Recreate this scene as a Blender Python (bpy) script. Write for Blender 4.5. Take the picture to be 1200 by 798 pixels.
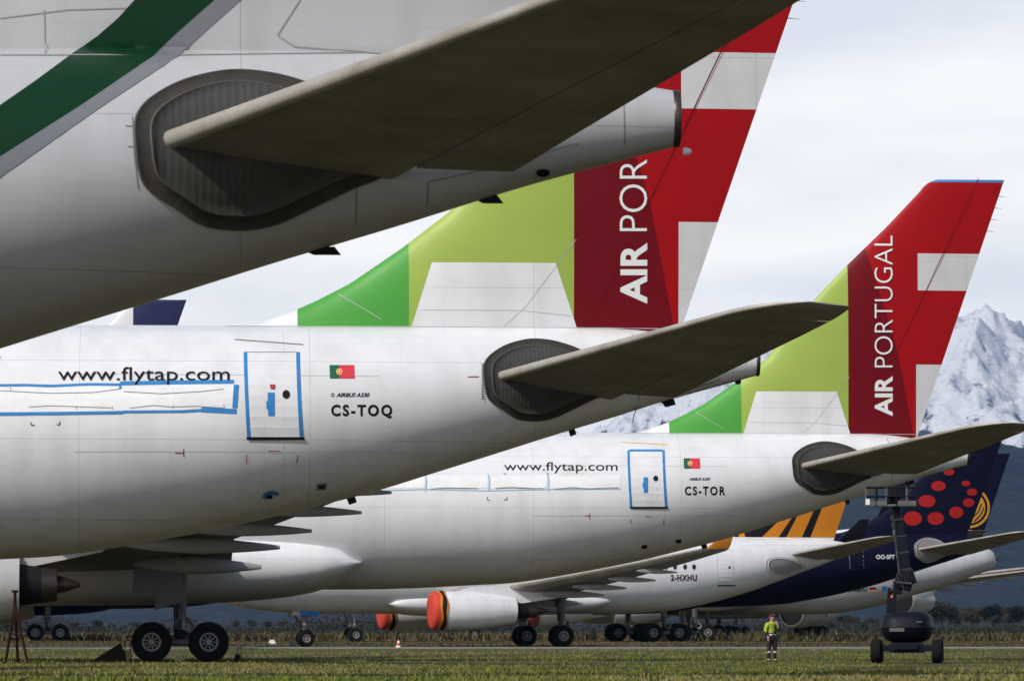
import bpy, bmesh, math, random
import numpy as np
from mathutils import Vector, Matrix, noise as mnoise
R = math.radians
random.seed(7)
scene = bpy.context.scene
for o in list(bpy.data.objects): bpy.data.objects.remove(o)
COL = scene.collection

# ------------------------------------------------------------------ camera
FPX, W0, H0 = 6140.0, 1200.0, 798.0
XV, YH, CAMH = 200.0, 739.0, 1.08
psi = math.atan((600-XV)/FPX); pit = math.atan((YH-399)/FPX)
FW = Vector((math.sin(psi)*math.cos(pit), math.cos(psi)*math.cos(pit), math.sin(pit)))
RT = Vector((math.cos(psi), -math.sin(psi), 0)); UP = RT.cross(FW)
CAM = Vector((0, 0, CAMH))
cd = bpy.data.cameras.new('camera'); cam = bpy.data.objects.new('camera', cd); COL.objects.link(cam)
M = Matrix((RT, UP, -FW)).transposed().to_4x4(); M.translation = CAM
cam.matrix_world = M
cd.sensor_width = 36; cd.lens = FPX/W0*36; cd.clip_start = 1; cd.clip_end = 90000
cd.dof.use_dof = True; cd.dof.focus_distance = 150; cd.dof.aperture_fstop = 9
scene.camera = cam

# ------------------------------------------------------------------ world, sun, exposure
SUN_EL, SUN_AZ = 40.0, 226.0      # azimuth clockwise from +Y
w = bpy.data.worlds.new('World'); scene.world = w; w.use_nodes = True
nt = w.node_tree; N = nt.nodes; L = nt.links; N.clear()
wo = N.new('ShaderNodeOutputWorld'); bg = N.new('ShaderNodeBackground'); bg.inputs[1].default_value = 0.1
sky = N.new('ShaderNodeTexSky'); sky.sky_type = 'NISHITA'; sky.sun_disc = False
sky.sun_elevation = R(SUN_EL); sky.sun_rotation = R(SUN_AZ); sky.air_density = 1.0; sky.dust_density = 1.5
tc = N.new('ShaderNodeTexCoord'); mp = N.new('ShaderNodeMapping'); mp.inputs['Scale'].default_value = (7, 7, 26)
mp.inputs['Location'].default_value = (1.3, 0.4, 2.1)
nz = N.new('ShaderNodeTexNoise'); nz.inputs['Scale'].default_value = 1.3; nz.inputs['Detail'].default_value = 7; nz.inputs['Roughness'].default_value = 0.5
cr = N.new('ShaderNodeValToRGB'); cr.color_ramp.elements[0].position = 0.26; cr.color_ramp.elements[1].position = 0.52
cr.color_ramp.elements[0].color = (0.72, 0.72, 0.72, 1); cr.color_ramp.elements[1].color = (1, 1, 1, 1)
nz2 = N.new('ShaderNodeTexNoise'); nz2.inputs['Scale'].default_value = 1.1; nz2.inputs['Detail'].default_value = 5
cr2 = N.new('ShaderNodeValToRGB'); cr2.color_ramp.elements[0].position = 0.38; cr2.color_ramp.elements[1].position = 0.58
cr2.color_ramp.elements[0].color = (8.5, 8.8, 9.1, 1); cr2.color_ramp.elements[1].color = (11.2, 11.0, 10.6, 1)
mx = N.new('ShaderNodeMix'); mx.data_type = 'RGBA'
L.new(tc.outputs['Generated'], mp.inputs[0]); L.new(mp.outputs[0], nz.inputs[0]); L.new(mp.outputs[0], nz2.inputs[0])
L.new(nz.outputs[0], cr.inputs[0]); L.new(nz2.outputs[0], cr2.inputs[0])
sx = N.new('ShaderNodeSeparateXYZ'); L.new(tc.outputs['Generated'], sx.inputs[0])
er_ = N.new('ShaderNodeMapRange'); er_.inputs[1].default_value = 0.16; er_.inputs[2].default_value = 0.34; er_.inputs[3].default_value = 1; er_.inputs[4].default_value = 0.12; L.new(sx.outputs[2], er_.inputs[0])
ay_ = N.new('ShaderNodeMapRange'); ay_.inputs[1].default_value = -0.2; ay_.inputs[2].default_value = 0.6; ay_.inputs[3].default_value = 0.35; ay_.inputs[4].default_value = 1; L.new(sx.outputs[1], ay_.inputs[0])
mu_ = N.new('ShaderNodeMath'); mu_.operation = 'MULTIPLY'; L.new(er_.outputs[0], mu_.inputs[0]); L.new(ay_.outputs[0], mu_.inputs[1])
mu2 = N.new('ShaderNodeMath'); mu2.operation = 'MULTIPLY'; L.new(cr.outputs[0], mu2.inputs[0]); L.new(mu_.outputs[0], mu2.inputs[1])
L.new(mu2.outputs[0], mx.inputs[0]); L.new(sky.outputs[0], mx.inputs[6]); L.new(cr2.outputs[0], mx.inputs[7])
L.new(mx.outputs[2], bg.inputs[0]); L.new(bg.outputs[0], wo.inputs[0])
sd = bpy.data.lights.new('sun', 'SUN'); sun = bpy.data.objects.new('sun', sd); COL.objects.link(sun)
sd.energy = 3.0; sd.angle = R(0.6); sd.color = (1, 0.94, 0.85)
az, el = R(SUN_AZ), R(SUN_EL)
SD = Vector((math.sin(az)*math.cos(el), math.cos(az)*math.cos(el), math.sin(el)))
sun.rotation_euler = SD.to_track_quat('Z', 'Y').to_euler(); sun.location = (0, 0, 80)
scene.view_settings.view_transform = 'Standard'; scene.view_settings.look = 'None'
scene.view_settings.exposure = 0.22; scene.view_settings.gamma = 1
scene.render.engine = 'CYCLES'
scene.cycles.max_bounces = 6; scene.cycles.volume_bounces = 0; scene.cycles.use_denoising = True

# ------------------------------------------------------------------ helpers
def ray(px, py): return (FW*FPX + RT*(px-600) + UP*(399-py))
def P(px, py, Y):
    d = ray(px, py); return CAM + d*(Y/d.y)
def gz(y):
    t = min(max((y-200)/100, 0), 1); return 0.25*t*t*(3-2*t)
def lerp_tab(tab, x):
    if x <= tab[0][0]: return tab[0][1]
    for (a, b), (c, d) in zip(tab, tab[1:]):
        if x <= c: return b+(d-b)*(x-a)/(c-a)
    return tab[-1][1]
def smooth_tab(tab, n=4):     # monotone-ish Catmull-Rom resample
    out = []
    for i in range(len(tab)-1):
        p0 = tab[max(i-1, 0)]; p1 = tab[i]; p2 = tab[i+1]; p3 = tab[min(i+2, len(tab)-1)]
        m1 = (p2[1]-p0[1])/(p2[0]-p0[0]); m2 = (p3[1]-p1[1])/(p3[0]-p1[0]); h = p2[0]-p1[0]
        for k in range(n):
            t = k/n
            out.append((p1[0]+h*t, (2*t**3-3*t*t+1)*p1[1]+(t**3-2*t*t+t)*h*m1+(-2*t**3+3*t*t)*p2[1]+(t**3-t*t)*h*m2))
    out.append(tab[-1]); return out

def new_mat(name, col, rough=0.5, metal=0.0, dirt=0.0, dscale=(1, 1, 1), dcol=None, bump=0.0, bscale=20, coat=0.0, spec=0.5):
    m = bpy.data.materials.new(name); m.use_nodes = True
    n = m.node_tree.nodes; l = m.node_tree.links; b = n['Principled BSDF']
    b.inputs['Base Color'].default_value = (*col, 1); b.inputs['Roughness'].default_value = rough
    b.inputs['Metallic'].default_value = metal; b.inputs['Coat Weight'].default_value = coat
    b.inputs['Specular IOR Level'].default_value = spec
    t = n.new('ShaderNodeTexCoord'); mpn = n.new('ShaderNodeMapping'); mpn.inputs['Scale'].default_value = dscale
    l.new(t.outputs['Object'], mpn.inputs[0])
    if dirt > 0:
        nn = n.new('ShaderNodeTexNoise'); nn.inputs['Scale'].default_value = 1; nn.inputs['Detail'].default_value = 8; nn.inputs['Roughness'].default_value = 0.65
        l.new(mpn.outputs[0], nn.inputs[0])
        rp = n.new('ShaderNodeValToRGB'); rp.color_ramp.elements[0].position = 0.35; rp.color_ramp.elements[1].position = 0.68
        rp.color_ramp.elements[0].color = (0, 0, 0, 1); rp.color_ramp.elements[1].color = (dirt, dirt, dirt, 1)
        l.new(nn.outputs[0], rp.inputs[0])
        mm = n.new('ShaderNodeMix'); mm.data_type = 'RGBA'
        mm.inputs[6].default_value = (*col, 1); mm.inputs[7].default_value = (*(dcol or tuple(c*0.45 for c in col)), 1)
        l.new(rp.outputs[0], mm.inputs[0]); l.new(mm.outputs[2], b.inputs['Base Color'])
        ra = n.new('ShaderNodeMath'); ra.operation = 'MULTIPLY_ADD'; ra.inputs[1].default_value = 0.25; ra.inputs[2].default_value = rough
        l.new(rp.outputs[0], ra.inputs[0]); l.new(ra.outputs[0], b.inputs['Roughness'])
    if bump > 0:
        n2 = n.new('ShaderNodeTexNoise'); n2.inputs['Scale'].default_value = bscale; n2.inputs['Detail'].default_value = 4
        l.new(t.outputs['Object'], n2.inputs[0])
        bp = n.new('ShaderNodeBump'); bp.inputs['Strength'].default_value = bump; bp.inputs['Distance'].default_value = 0.02
        l.new(n2.outputs[0], bp.inputs['Height']); l.new(bp.outputs[0], b.inputs['Normal'])
    return m

def skin_mat(name, col, belly=(0.30, 0.26, 0.20)):
    """aircraft white paint: stringer/frame lines, streaks and grime with a pattern of their own"""
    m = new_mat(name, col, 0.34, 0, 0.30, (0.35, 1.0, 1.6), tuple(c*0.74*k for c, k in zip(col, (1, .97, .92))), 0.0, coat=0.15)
    n = m.node_tree.nodes; l = m.node_tree.links; b = n['Principled BSDF']
    t = [x for x in n if x.type == 'TEX_COORD'][0]
    src = b.inputs['Base Color'].links[0].from_socket
    sp = n.new('ShaderNodeSeparateXYZ'); l.new(t.outputs['Object'], sp.inputs[0])
    def lines(sock, period, width):
        a = n.new('ShaderNodeMath'); a.operation = 'PINGPONG'; a.inputs[1].default_value = period/2; l.new(sock, a.inputs[0])
        c = n.new('ShaderNodeMath'); c.operation = 'LESS_THAN'; c.inputs[1].default_value = width; l.new(a.outputs[0], c.inputs[0]); return c.outputs[0]
    v1 = lines(sp.outputs[0], 5.3, 0.006); v2 = lines(sp.outputs[2], 1.83, 0.006)
    v3 = lines(sp.outputs[0], 1.06, 0.004); v4 = lines(sp.outputs[2], 0.61, 0.004)
    mxx = n.new('ShaderNodeMath'); mxx.operation = 'MAXIMUM'; l.new(v3, mxx.inputs[0]); l.new(v4, mxx.inputs[1])
    wk = n.new('ShaderNodeMath'); wk.operation = 'MULTIPLY'; wk.inputs[1].default_value = .28; l.new(mxx.outputs[0], wk.inputs[0])
    ad0 = n.new('ShaderNodeMath'); ad0.operation = 'MAXIMUM'; l.new(v1, ad0.inputs[0]); l.new(v2, ad0.inputs[1])
    ad = n.new('ShaderNodeMath'); ad.operation = 'MAXIMUM'; l.new(ad0.outputs[0], ad.inputs[0]); l.new(wk.outputs[0], ad.inputs[1])
    ml = n.new('ShaderNodeMath'); ml.operation = 'MULTIPLY'; ml.inputs[1].default_value = 0.5; l.new(ad.outputs[0], ml.inputs[0])
    # downward rain streaks
    mp2 = n.new('ShaderNodeMapping'); mp2.inputs['Scale'].default_value = (1.7, 1.5, 0.25); l.new(t.outputs['Object'], mp2.inputs[0])
    ns = n.new('ShaderNodeTexNoise'); ns.inputs['Scale'].default_value = 1; ns.inputs['Detail'].default_value = 6; l.new(mp2.outputs[0], ns.inputs[0])
    rs = n.new('ShaderNodeValToRGB'); rs.color_ramp.elements[0].position = 0.45; rs.color_ramp.elements[1].position = 0.8
    rs.color_ramp.elements[0].color = (0, 0, 0, 1); rs.color_ramp.elements[1].color = (0.34, 0.34, 0.34, 1); l.new(ns.outputs[0], rs.inputs[0])
    m1 = n.new('ShaderNodeMix'); m1.data_type = 'RGBA'; l.new(rs.outputs[0], m1.inputs[0]); l.new(src, m1.inputs[6]); m1.inputs[7].default_value = (*tuple(c*0.62*k for c, k in zip(col, (1, .94, .84))), 1)
    m2 = n.new('ShaderNodeMix'); m2.data_type = 'RGBA'; l.new(ml.outputs[0], m2.inputs[0]); l.new(m1.outputs[2], m2.inputs[6]); m2.inputs[7].default_value = (*tuple(c*0.3 for c in col), 1)
    l.new(m2.outputs[2], b.inputs['Base Color'])
    # oil-canning
    n3 = n.new('ShaderNodeTexNoise'); n3.inputs['Scale'].default_value = 1.1; n3.inputs['Detail'].default_value = 2; l.new(t.outputs['Object'], n3.inputs[0])
    bp = n.new('ShaderNodeBump'); bp.inputs['Strength'].default_value = 0.16; bp.inputs['Distance'].default_value = 0.04
    l.new(n3.outputs[0], bp.inputs['Height']); l.new(bp.outputs[0], b.inputs['Normal'])
    return m

MT = {}
MT['white'] = skin_mat('white_paint', (0.72, 0.73, 0.76))
MT['white2'] = skin_mat('white_paint_fin', (0.60, 0.61, 0.63))
MT['whited'] = skin_mat('white_paint_darker', (0.455, 0.465, 0.485))  # same white skin recipe in a darker base tone
MT['navyskin'] = new_mat('navy_paint', (0.003, 0.004, 0.018), 0.5, 0, 0.5, (1, 1, 1), (0.006, 0.006, 0.02), spec=.1)
MT['stab'] = new_mat('tailplane_grey', (0.275, 0.265, 0.25), 0.42, 0, 0.8, (0.7, 1.1, 1), (0.16, 0.148, 0.13), 0.1, 3)
MT['leading'] = new_mat('bare_leading_edge', (0.46, 0.44, 0.40), 0.4, 0.35, 0.8, (1, 1, 1), (0.25, 0.21, 0.17))
MT['wing'] = new_mat('wing_grey', (0.17, 0.17, 0.17), 0.4, 0, 0.5, (0.5, 0.5, 1), (0.10, 0.096, 0.09))
MT['fair'] = skin_mat('fairing_grey', (0.48, 0.48, 0.48))
MT['red'] = new_mat('fin_red', (0.34, 0.003, 0.006), 0.42, 0, 0.4, (0.6, 1, 0.9), (0.22, 0.003, 0.005), spec=.15)
MT['dred'] = new_mat('fin_dark_red', (0.15, 0.002, 0.007), 0.45, 0, 0.4, (0.6, 1, 0.9), (0.10, 0.002, 0.006), spec=.15)
MT['lime'] = new_mat('fin_lime', (0.31, 0.42, 0.075), 0.42, 0, 0.35, (0.6, 1, 0.9), (0.24, 0.34, 0.06), spec=.3)
MT['green'] = new_mat('fin_green', (0.065, 0.31, 0.045), 0.42, 0, 0.35, (0.6, 1, 0.9), (0.05, 0.24, 0.03), spec=.3)
MT['dgreen'] = new_mat('stripe_dark_green', (0.001, 0.030, 0.009), 0.45, 0, 0.3, (1, 1, 1), (0.001, 0.022, 0.008), spec=.2)
MT['sgrey'] = new_mat('stripe_grey', (0.17, 0.175, 0.20), 0.35, 0, 0.3, (1, 1, 1), (0.13, 0.135, 0.155))
MT['blue'] = new_mat('masking_tape_blue', (0.02, 0.21, 0.52), 0.6, 0, 0.5, (3, 3, 3), (0.012, 0.13, 0.36))
MT['film'] = new_mat('masking_film_white', (0.80, 0.81, 0.83), 0.55, 0, 0.5, (1.3, 1, 2.2), (0.58, 0.59, 0.62), 1.0, 1.6)
MT['black'] = new_mat('black_paint', (0.007, 0.007, 0.008), 0.6, spec=.2)
MT['text'] = new_mat('lettering_dark', (0.006, 0.006, 0.008), 0.6, spec=.15)
MT['wtext'] = new_mat('lettering_white', (0.74, 0.74, 0.74), 0.4)
MT['line'] = new_mat('seam_grey', (0.20, 0.195, 0.19), 0.6)
MT['lline'] = new_mat('seam_light', (0.48, 0.48, 0.49), 0.6)
MT['redmark'] = new_mat('red_marking', (0.35, 0.02, 0.03), 0.5)
MT['flagg'] = new_mat('flag_green', (0.01, 0.10, 0.045), 0.5)
MT['flagr'] = new_mat('flag_red', (0.62, 0.03, 0.05), 0.5)
MT['yellow'] = new_mat('flag_yellow', (0.75, 0.50, 0.08), 0.5)
MT['orange'] = new_mat('fin_orange', (0.58, 0.20, 0.010), 0.45, 0, 0.3, (1, 1, 1), (0.48, 0.15, 0.01), spec=.3)
MT['seal'] = new_mat('grimy_rubber', (0.018, 0.017, 0.016), 0.85, 0, 0.8, (2.5, 2.5, 2.5), (0.05, 0.042, 0.033), 0.6, 9)
MT['rim'] = new_mat('seal_edge', (0.06, 0.058, 0.055), 0.6, 0, 0.5, (3, 3, 3), (0.05, 0.05, 0.045))
MT['tyre'] = new_mat('tyre_rubber', (0.006, 0.006, 0.006), 0.85, 0, 0.4, (3, 3, 3), (0.016, 0.015, 0.013), spec=.15)
MT['wheel'] = new_mat('wheel_alloy', (0.30, 0.30, 0.29), 0.45, 0.1, 0.7, (6, 6, 6), (0.12, 0.115, 0.10))
MT['steel'] = new_mat('gear_steel', (0.10, 0.10, 0.098), 0.45, 0.2, 0.5, (4, 4, 4), (0.04, 0.037, 0.033))
MT['darkmetal'] = new_mat('hot_section_metal', (0.06, 0.055, 0.05), 0.35, 0.8, 0.4, (2, 2, 2), (0.12, 0.09, 0.06))
MT['cover'] = new_mat('red_cover_cloth', (0.55, 0.045, 0.02), 0.75, 0, 0.5, (1.5, 1.5, 1.5), (0.36, 0.03, 0.02), 0.8, 2.5)
MT['dcover'] = new_mat('dark_red_cover_cloth', (0.24, 0.012, 0.022), 0.75, 0, 0.5, (1.5, 1.5, 1.5), (0.14, 0.01, 0.015), 0.8, 2.5)
MT['crane'] = new_mat('crane_yellow', (0.50, 0.25, 0.03), 0.5, spec=.2)
MT['reddot'] = new_mat('dot_red', (0.36, 0.012, 0.010), 0.5, spec=.2)
MT['flapgrey'] = new_mat('flap_grey', (.27, .27, .275), .45, 0, .4, (1, 1, 1), (.18, .175, .165))
# rib and stringer fastener lines on the tailplane skins
_m = MT['stab']; _n = _m.node_tree.nodes; _l = _m.node_tree.links; _b = _n['Principled BSDF']; _s = _b.inputs['Base Color'].links[0].from_socket
_t = [x for x in _n if x.type == 'TEX_COORD'][0]; _x = _n.new('ShaderNodeSeparateXYZ'); _l.new(_t.outputs['Object'], _x.inputs[0])
_a = _n.new('ShaderNodeMath'); _a.operation = 'ABSOLUTE'; _l.new(_x.outputs[1], _a.inputs[0])
_c = _n.new('ShaderNodeMath'); _c.operation = 'MULTIPLY_ADD'; _c.inputs[1].default_value = -.55; _l.new(_a.outputs[0], _c.inputs[0]); _l.new(_x.outputs[0], _c.inputs[2])
_out = []
for _k, (_sock, _per, _w) in enumerate(((_a.outputs[0], .78, .006), (_c.outputs[0], .92, .007))):
    _p = _n.new('ShaderNodeMath'); _p.operation = 'PINGPONG'; _p.inputs[1].default_value = _per/2; _l.new(_sock, _p.inputs[0])
    _q = _n.new('ShaderNodeMath'); _q.operation = 'LESS_THAN'; _q.inputs[1].default_value = _w; _l.new(_p.outputs[0], _q.inputs[0]); _out.append(_q.outputs[0])
_mx = _n.new('ShaderNodeMath'); _mx.operation = 'MAXIMUM'; _l.new(_out[0], _mx.inputs[0]); _l.new(_out[1], _mx.inputs[1])
_ml = _n.new('ShaderNodeMath'); _ml.operation = 'MULTIPLY'; _ml.inputs[1].default_value = .42; _l.new(_mx.outputs[0], _ml.inputs[0])
_mi = _n.new('ShaderNodeMix'); _mi.data_type = 'RGBA'; _mi.inputs[7].default_value = (.07, .06, .05, 1); _l.new(_ml.outputs[0], _mi.inputs[0]); _l.new(_s, _mi.inputs[6]); _l.new(_mi.outputs[2], _b.inputs['Base Color'])
# pleated apron material
m = new_mat('pleated_apron', (0.042, 0.041, 0.040), 0.7, 0, 0.7, (1, 1, 1.5), (0.025, 0.02, 0.015), 0.0)
n = m.node_tree.nodes; l = m.node_tree.links; b = n['Principled BSDF']
t = [x for x in n if x.type == 'TEX_COORD'][0]
wv = n.new('ShaderNodeTexWave'); wv.inputs['Scale'].default_value = 3.3; wv.inputs['Distortion'].default_value = 2.2; wv.bands_direction = 'X'
l.new(t.outputs['Object'], wv.inputs[0]); bp = n.new('ShaderNodeBump'); bp.inputs['Distance'].default_value = 0.008; bp.inputs['Strength'].default_value = 0.35
l.new(wv.outputs[1], bp.inputs['Height']); l.new(bp.outputs[0], b.inputs['Normal']); MT['apron'] = m

def mkobj(name, verts, faces, mats, parent=None, idx=None, smooth=False, loc=None):
    me = bpy.data.meshes.new(name); me.from_pydata([tuple(v) for v in verts], [], faces)
    if not isinstance(mats, (list, tuple)): mats = [mats]
    for mm in mats: me.materials.append(mm)
    if idx is not None: me.polygons.foreach_set('material_index', idx)
    if smooth: me.polygons.foreach_set('use_smooth', [True]*len(me.polygons))
    me.update()
    o = bpy.data.objects.new(name, me); COL.objects.link(o)
    if parent: o.parent = parent
    if loc: o.location = loc
    return o
def tag(o, label=None, cat=None, group=None, kind=None):
    if label: o['label'] = label
    if cat: o['category'] = cat
    if group: o['group'] = group
    if kind: o['kind'] = kind
    return o
def empty(name, loc, rz=0):
    o = bpy.data.objects.new(name, None); COL.objects.link(o); o.location = loc; o.rotation_euler = (0, 0, rz); o.empty_display_size = 0.5
    return o
class MB:
    def __init__(s): s.v = []; s.f = []; s.i = []
    def add(s, v, f, m=0):
        k = len(s.v); s.v += [Vector(q) for q in v]; s.f += [tuple(a+k for a in q) for q in f]; s.i += [m]*len(f)
    def box(s, c, d, m=0, rot=None, bev=0.0):
        bm = bmesh.new(); bmesh.ops.create_cube(bm, size=1)
        for v in bm.verts: v.co = Vector((v.co.x*d[0], v.co.y*d[1], v.co.z*d[2]))
        if bev: bmesh.ops.bevel(bm, geom=bm.edges[:], offset=bev, segments=2, affect='EDGES', profile=0.6)
        mt = Matrix.Translation(Vector(c)) @ (rot.to_4x4() if rot else Matrix.Identity(4))
        bm.transform(mt); bm.verts.index_update()
        s.add([v.co.copy() for v in bm.verts], [tuple(v.index for v in f.verts) for f in bm.faces], m); bm.free()
    def tube(s, a, b, r1, r2=None, m=0, n=10):
        a = Vector(a); b = Vector(b); r2 = r1 if r2 is None else r2
        q = (b-a).to_track_quat('Z', 'Y'); vs = []
        for p, r in ((a, r1), (b, r2)):
            for k in range(n):
                t = 2*math.pi*k/n; vs.append(p+q @ Vector((math.cos(t)*r, math.sin(t)*r, 0)))
        fs = [(k, (k+1) % n, n+(k+1) % n, n+k) for k in range(n)]+[tuple(range(n))[::-1], tuple(range(n, 2*n))]
        s.add(vs, fs, m)
    def lathe(s, prof, c, axis='x', n=32, mats=None):
        """prof: list of (along, radius)"""
        c = Vector(c); vs = []
        for (h, r) in prof:
            for k in range(n):
                t = 2*math.pi*k/n; u, v = math.cos(t)*r, math.sin(t)*r
                vs.append(c+(Vector((h, u, v)) if axis == 'x' else Vector((u, h, v)) if axis == 'y' else Vector((u, v, h))))
        base = len(s.v); s.v += vs
        for i in range(len(prof)-1):
            for k in range(n):
                q = (base+i*n+k, base+i*n+(k+1) % n, base+(i+1)*n+(k+1) % n, base+(i+1)*n+k)
                s.f.append(q if axis != 'y' else q[::-1]); s.i.append(mats[i] if mats else 0)
        s.f.append(tuple(range(base, base+n))[::-1]); s.i.append(mats[0] if mats else 0)
        s.f.append(tuple(range(base+(len(prof)-1)*n, base+len(prof)*n))); s.i.append(mats[-1] if mats else 0)
    def build(s, name, mats, parent=None, smooth=False, loc=None):
        o = mkobj(name, s.v, s.f, mats, parent, s.i, smooth, loc)
        bm = bmesh.new(); bm.from_mesh(o.data); bmesh.ops.recalc_face_normals(bm, faces=bm.faces[:]); bm.to_mesh(o.data); bm.free()
        if smooth:
            try: o.data.set_sharp_from_angle(angle=R(35))
            except Exception: pass
        return o
def fix_normals(o, ang=None):
    bm = bmesh.new(); bm.from_mesh(o.data); bmesh.ops.recalc_face_normals(bm, faces=bm.faces[:]); bm.to_mesh(o.data); bm.free()
    if ang: o.data.set_sharp_from_angle(angle=R(ang))

SPLIT = {'door_tape': 'tape_strip', 'panel_seams': 'panel_seam', 'static_wicks': 'static_wick', 'film_tape': 'tape_strip', 'film_creases': 'film_crease', 'stencil_marks': 'stencil_mark', 'cowling_decals': 'cowling_decal',
         'fin_dots': 'fin_dot', 'hinge_teeth': 'hinge_tooth', 'static_port_patches': 'static_port_patch', 'national_flag': 'national_flag'}
def split_loose(o, nm):
    me = o.data; n = len(me.vertices); key = {}; rep = []
    for v in me.vertices:       # weld coincident points so touching pieces stay one
        k = (round(v.co.x, 2), round(v.co.z, 2)); rep.append(key.setdefault(k, v.index))
    par = list(range(n))
    def find(a):
        while par[a] != a: par[a] = par[par[a]]; a = par[a]
        return a
    for i, q in enumerate(rep): par[find(i)] = find(q)
    for p in me.polygons:
        a = find(p.vertices[0])
        for b in p.vertices[1:]: par[find(b)] = a
    grp = {}
    for p in me.polygons: grp.setdefault(find(p.vertices[0]), []).append(p)
    for ps in grp.values():
        used = sorted({i for p in ps for i in p.vertices}); mp_ = {a: b for b, a in enumerate(used)}
        mkobj(nm, [me.vertices[i].co for i in used], [tuple(mp_[i] for i in p.vertices) for p in ps], list(me.materials), o.parent, [p.material_index for p in ps], any(p.use_smooth for p in ps))
    bpy.data.objects.remove(o)
# ------------------------------------------------------------------ airframe shape
BOT = smooth_tab([(0, 7.12), (.68, 6.94), (1.85, 6.62), (3.36, 6.14), (4.75, 5.72), (6.16, 5.27), (7.59, 4.82), (9, 4.38), (10.4, 4.02), (11.8, 3.68),
       (13, 3.43), (14.4, 3.17), (16.3, 2.87), (17.9, 2.77), (20, 2.66), (22, 2.61), (46, 2.61), (49, 2.66), (52, 2.88), (54.5, 3.25), (56.5, 3.7), (57.8, 4.2), (58.4, 4.75)])
TOP = smooth_tab([(0, 7.80), (1, 7.95), (2, 8.08), (3, 8.2), (5, 8.25), (10, 8.25), (49, 8.25), (51.5, 8.15), (53.5, 7.75), (55, 7.05), (56.5, 6.2), (57.8, 5.35), (58.4, 4.8)])
HW = smooth_tab([(0, .34), (.7, .46), (2, .74), (4, 1.18), (6, 1.6), (8, 1.98), (10, 2.28), (12, 2.5), (15, 2.7), (18, 2.79), (22, 2.82), (49, 2.82), (52, 2.65), (54.5, 2.2), (56.5, 1.5), (57.8, .75), (58.4, .05)])
LE = [(7.4, -12.9), (8.18, -12.6), (8.3, -11.8), (8.6, -10.95), (8.87, -10.35), (9.25, -9.62), (9.66, -9.02), (10.1, -8.38), (10.95, -7.28), (12.84, -5.77), (14.22, -4.46), (15.76, -2.87),
      (17.0, -1.70), (17.18, -1.56), (17.32, -1.40), (17.42, -1.2), (17.46, -1.02)]
FTOP = 17.46
TE0, TE1 = (8.2, -1.80), (17.3, 1.35)
def naca(u): return max(0, .2969*math.sqrt(max(u, 0))-.126*u-.3516*u*u+.2843*u**3-.1036*u**4)/0.1
class Shape:
    def __init__(s, xs=1, ys=1, zs=1, ztop=8.25, fs=1):
        s.xs, s.ys, s.zs, s.ztop, s.fs = xs, ys, zs, ztop, fs; s.TOP, s.BOT, s.HW = TOP, BOT, HW
    def mz(s, z): return s.ztop+(z-8.25)*(s.zs if z < 8.25 else s.fs)
    def iz(s, z): return 8.25+(z-s.ztop)/(s.zs if z < s.ztop else s.fs)
    def m(s, v, yk=None): return Vector((v[0]*s.xs, v[1]*(yk or s.ys), s.mz(v[2])))
    def side(s, x, z):
        """half width of the airframe at local (x,z)"""
        X, Z = x/s.xs, s.iz(z); a = max(-X, 0)
        t, b, h = lerp_tab(s.TOP, a), lerp_tab(s.BOT, a), lerp_tab(s.HW, a)
        zc, hz = (t+b)/2, (t-b)/2; q = 1-((Z-zc)/hz)**2
        y = h*math.sqrt(q)*s.ys if q > 0 else 0
        if Z > 8.0:
            xl = lerp_tab(LE, Z); xt = TE0[1]+(Z-TE0[0])*(TE1[1]-TE0[1])/(TE1[0]-TE0[0]); u = (X-xl)/(xt-xl)
            if 0 < u < 1: y = max(y, fin_t(Z)*naca(u)*s.ys)
        return y
def fin_t(Z): return max(0.06, 0.40-0.30*(Z-8.25)/9.2)

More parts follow.
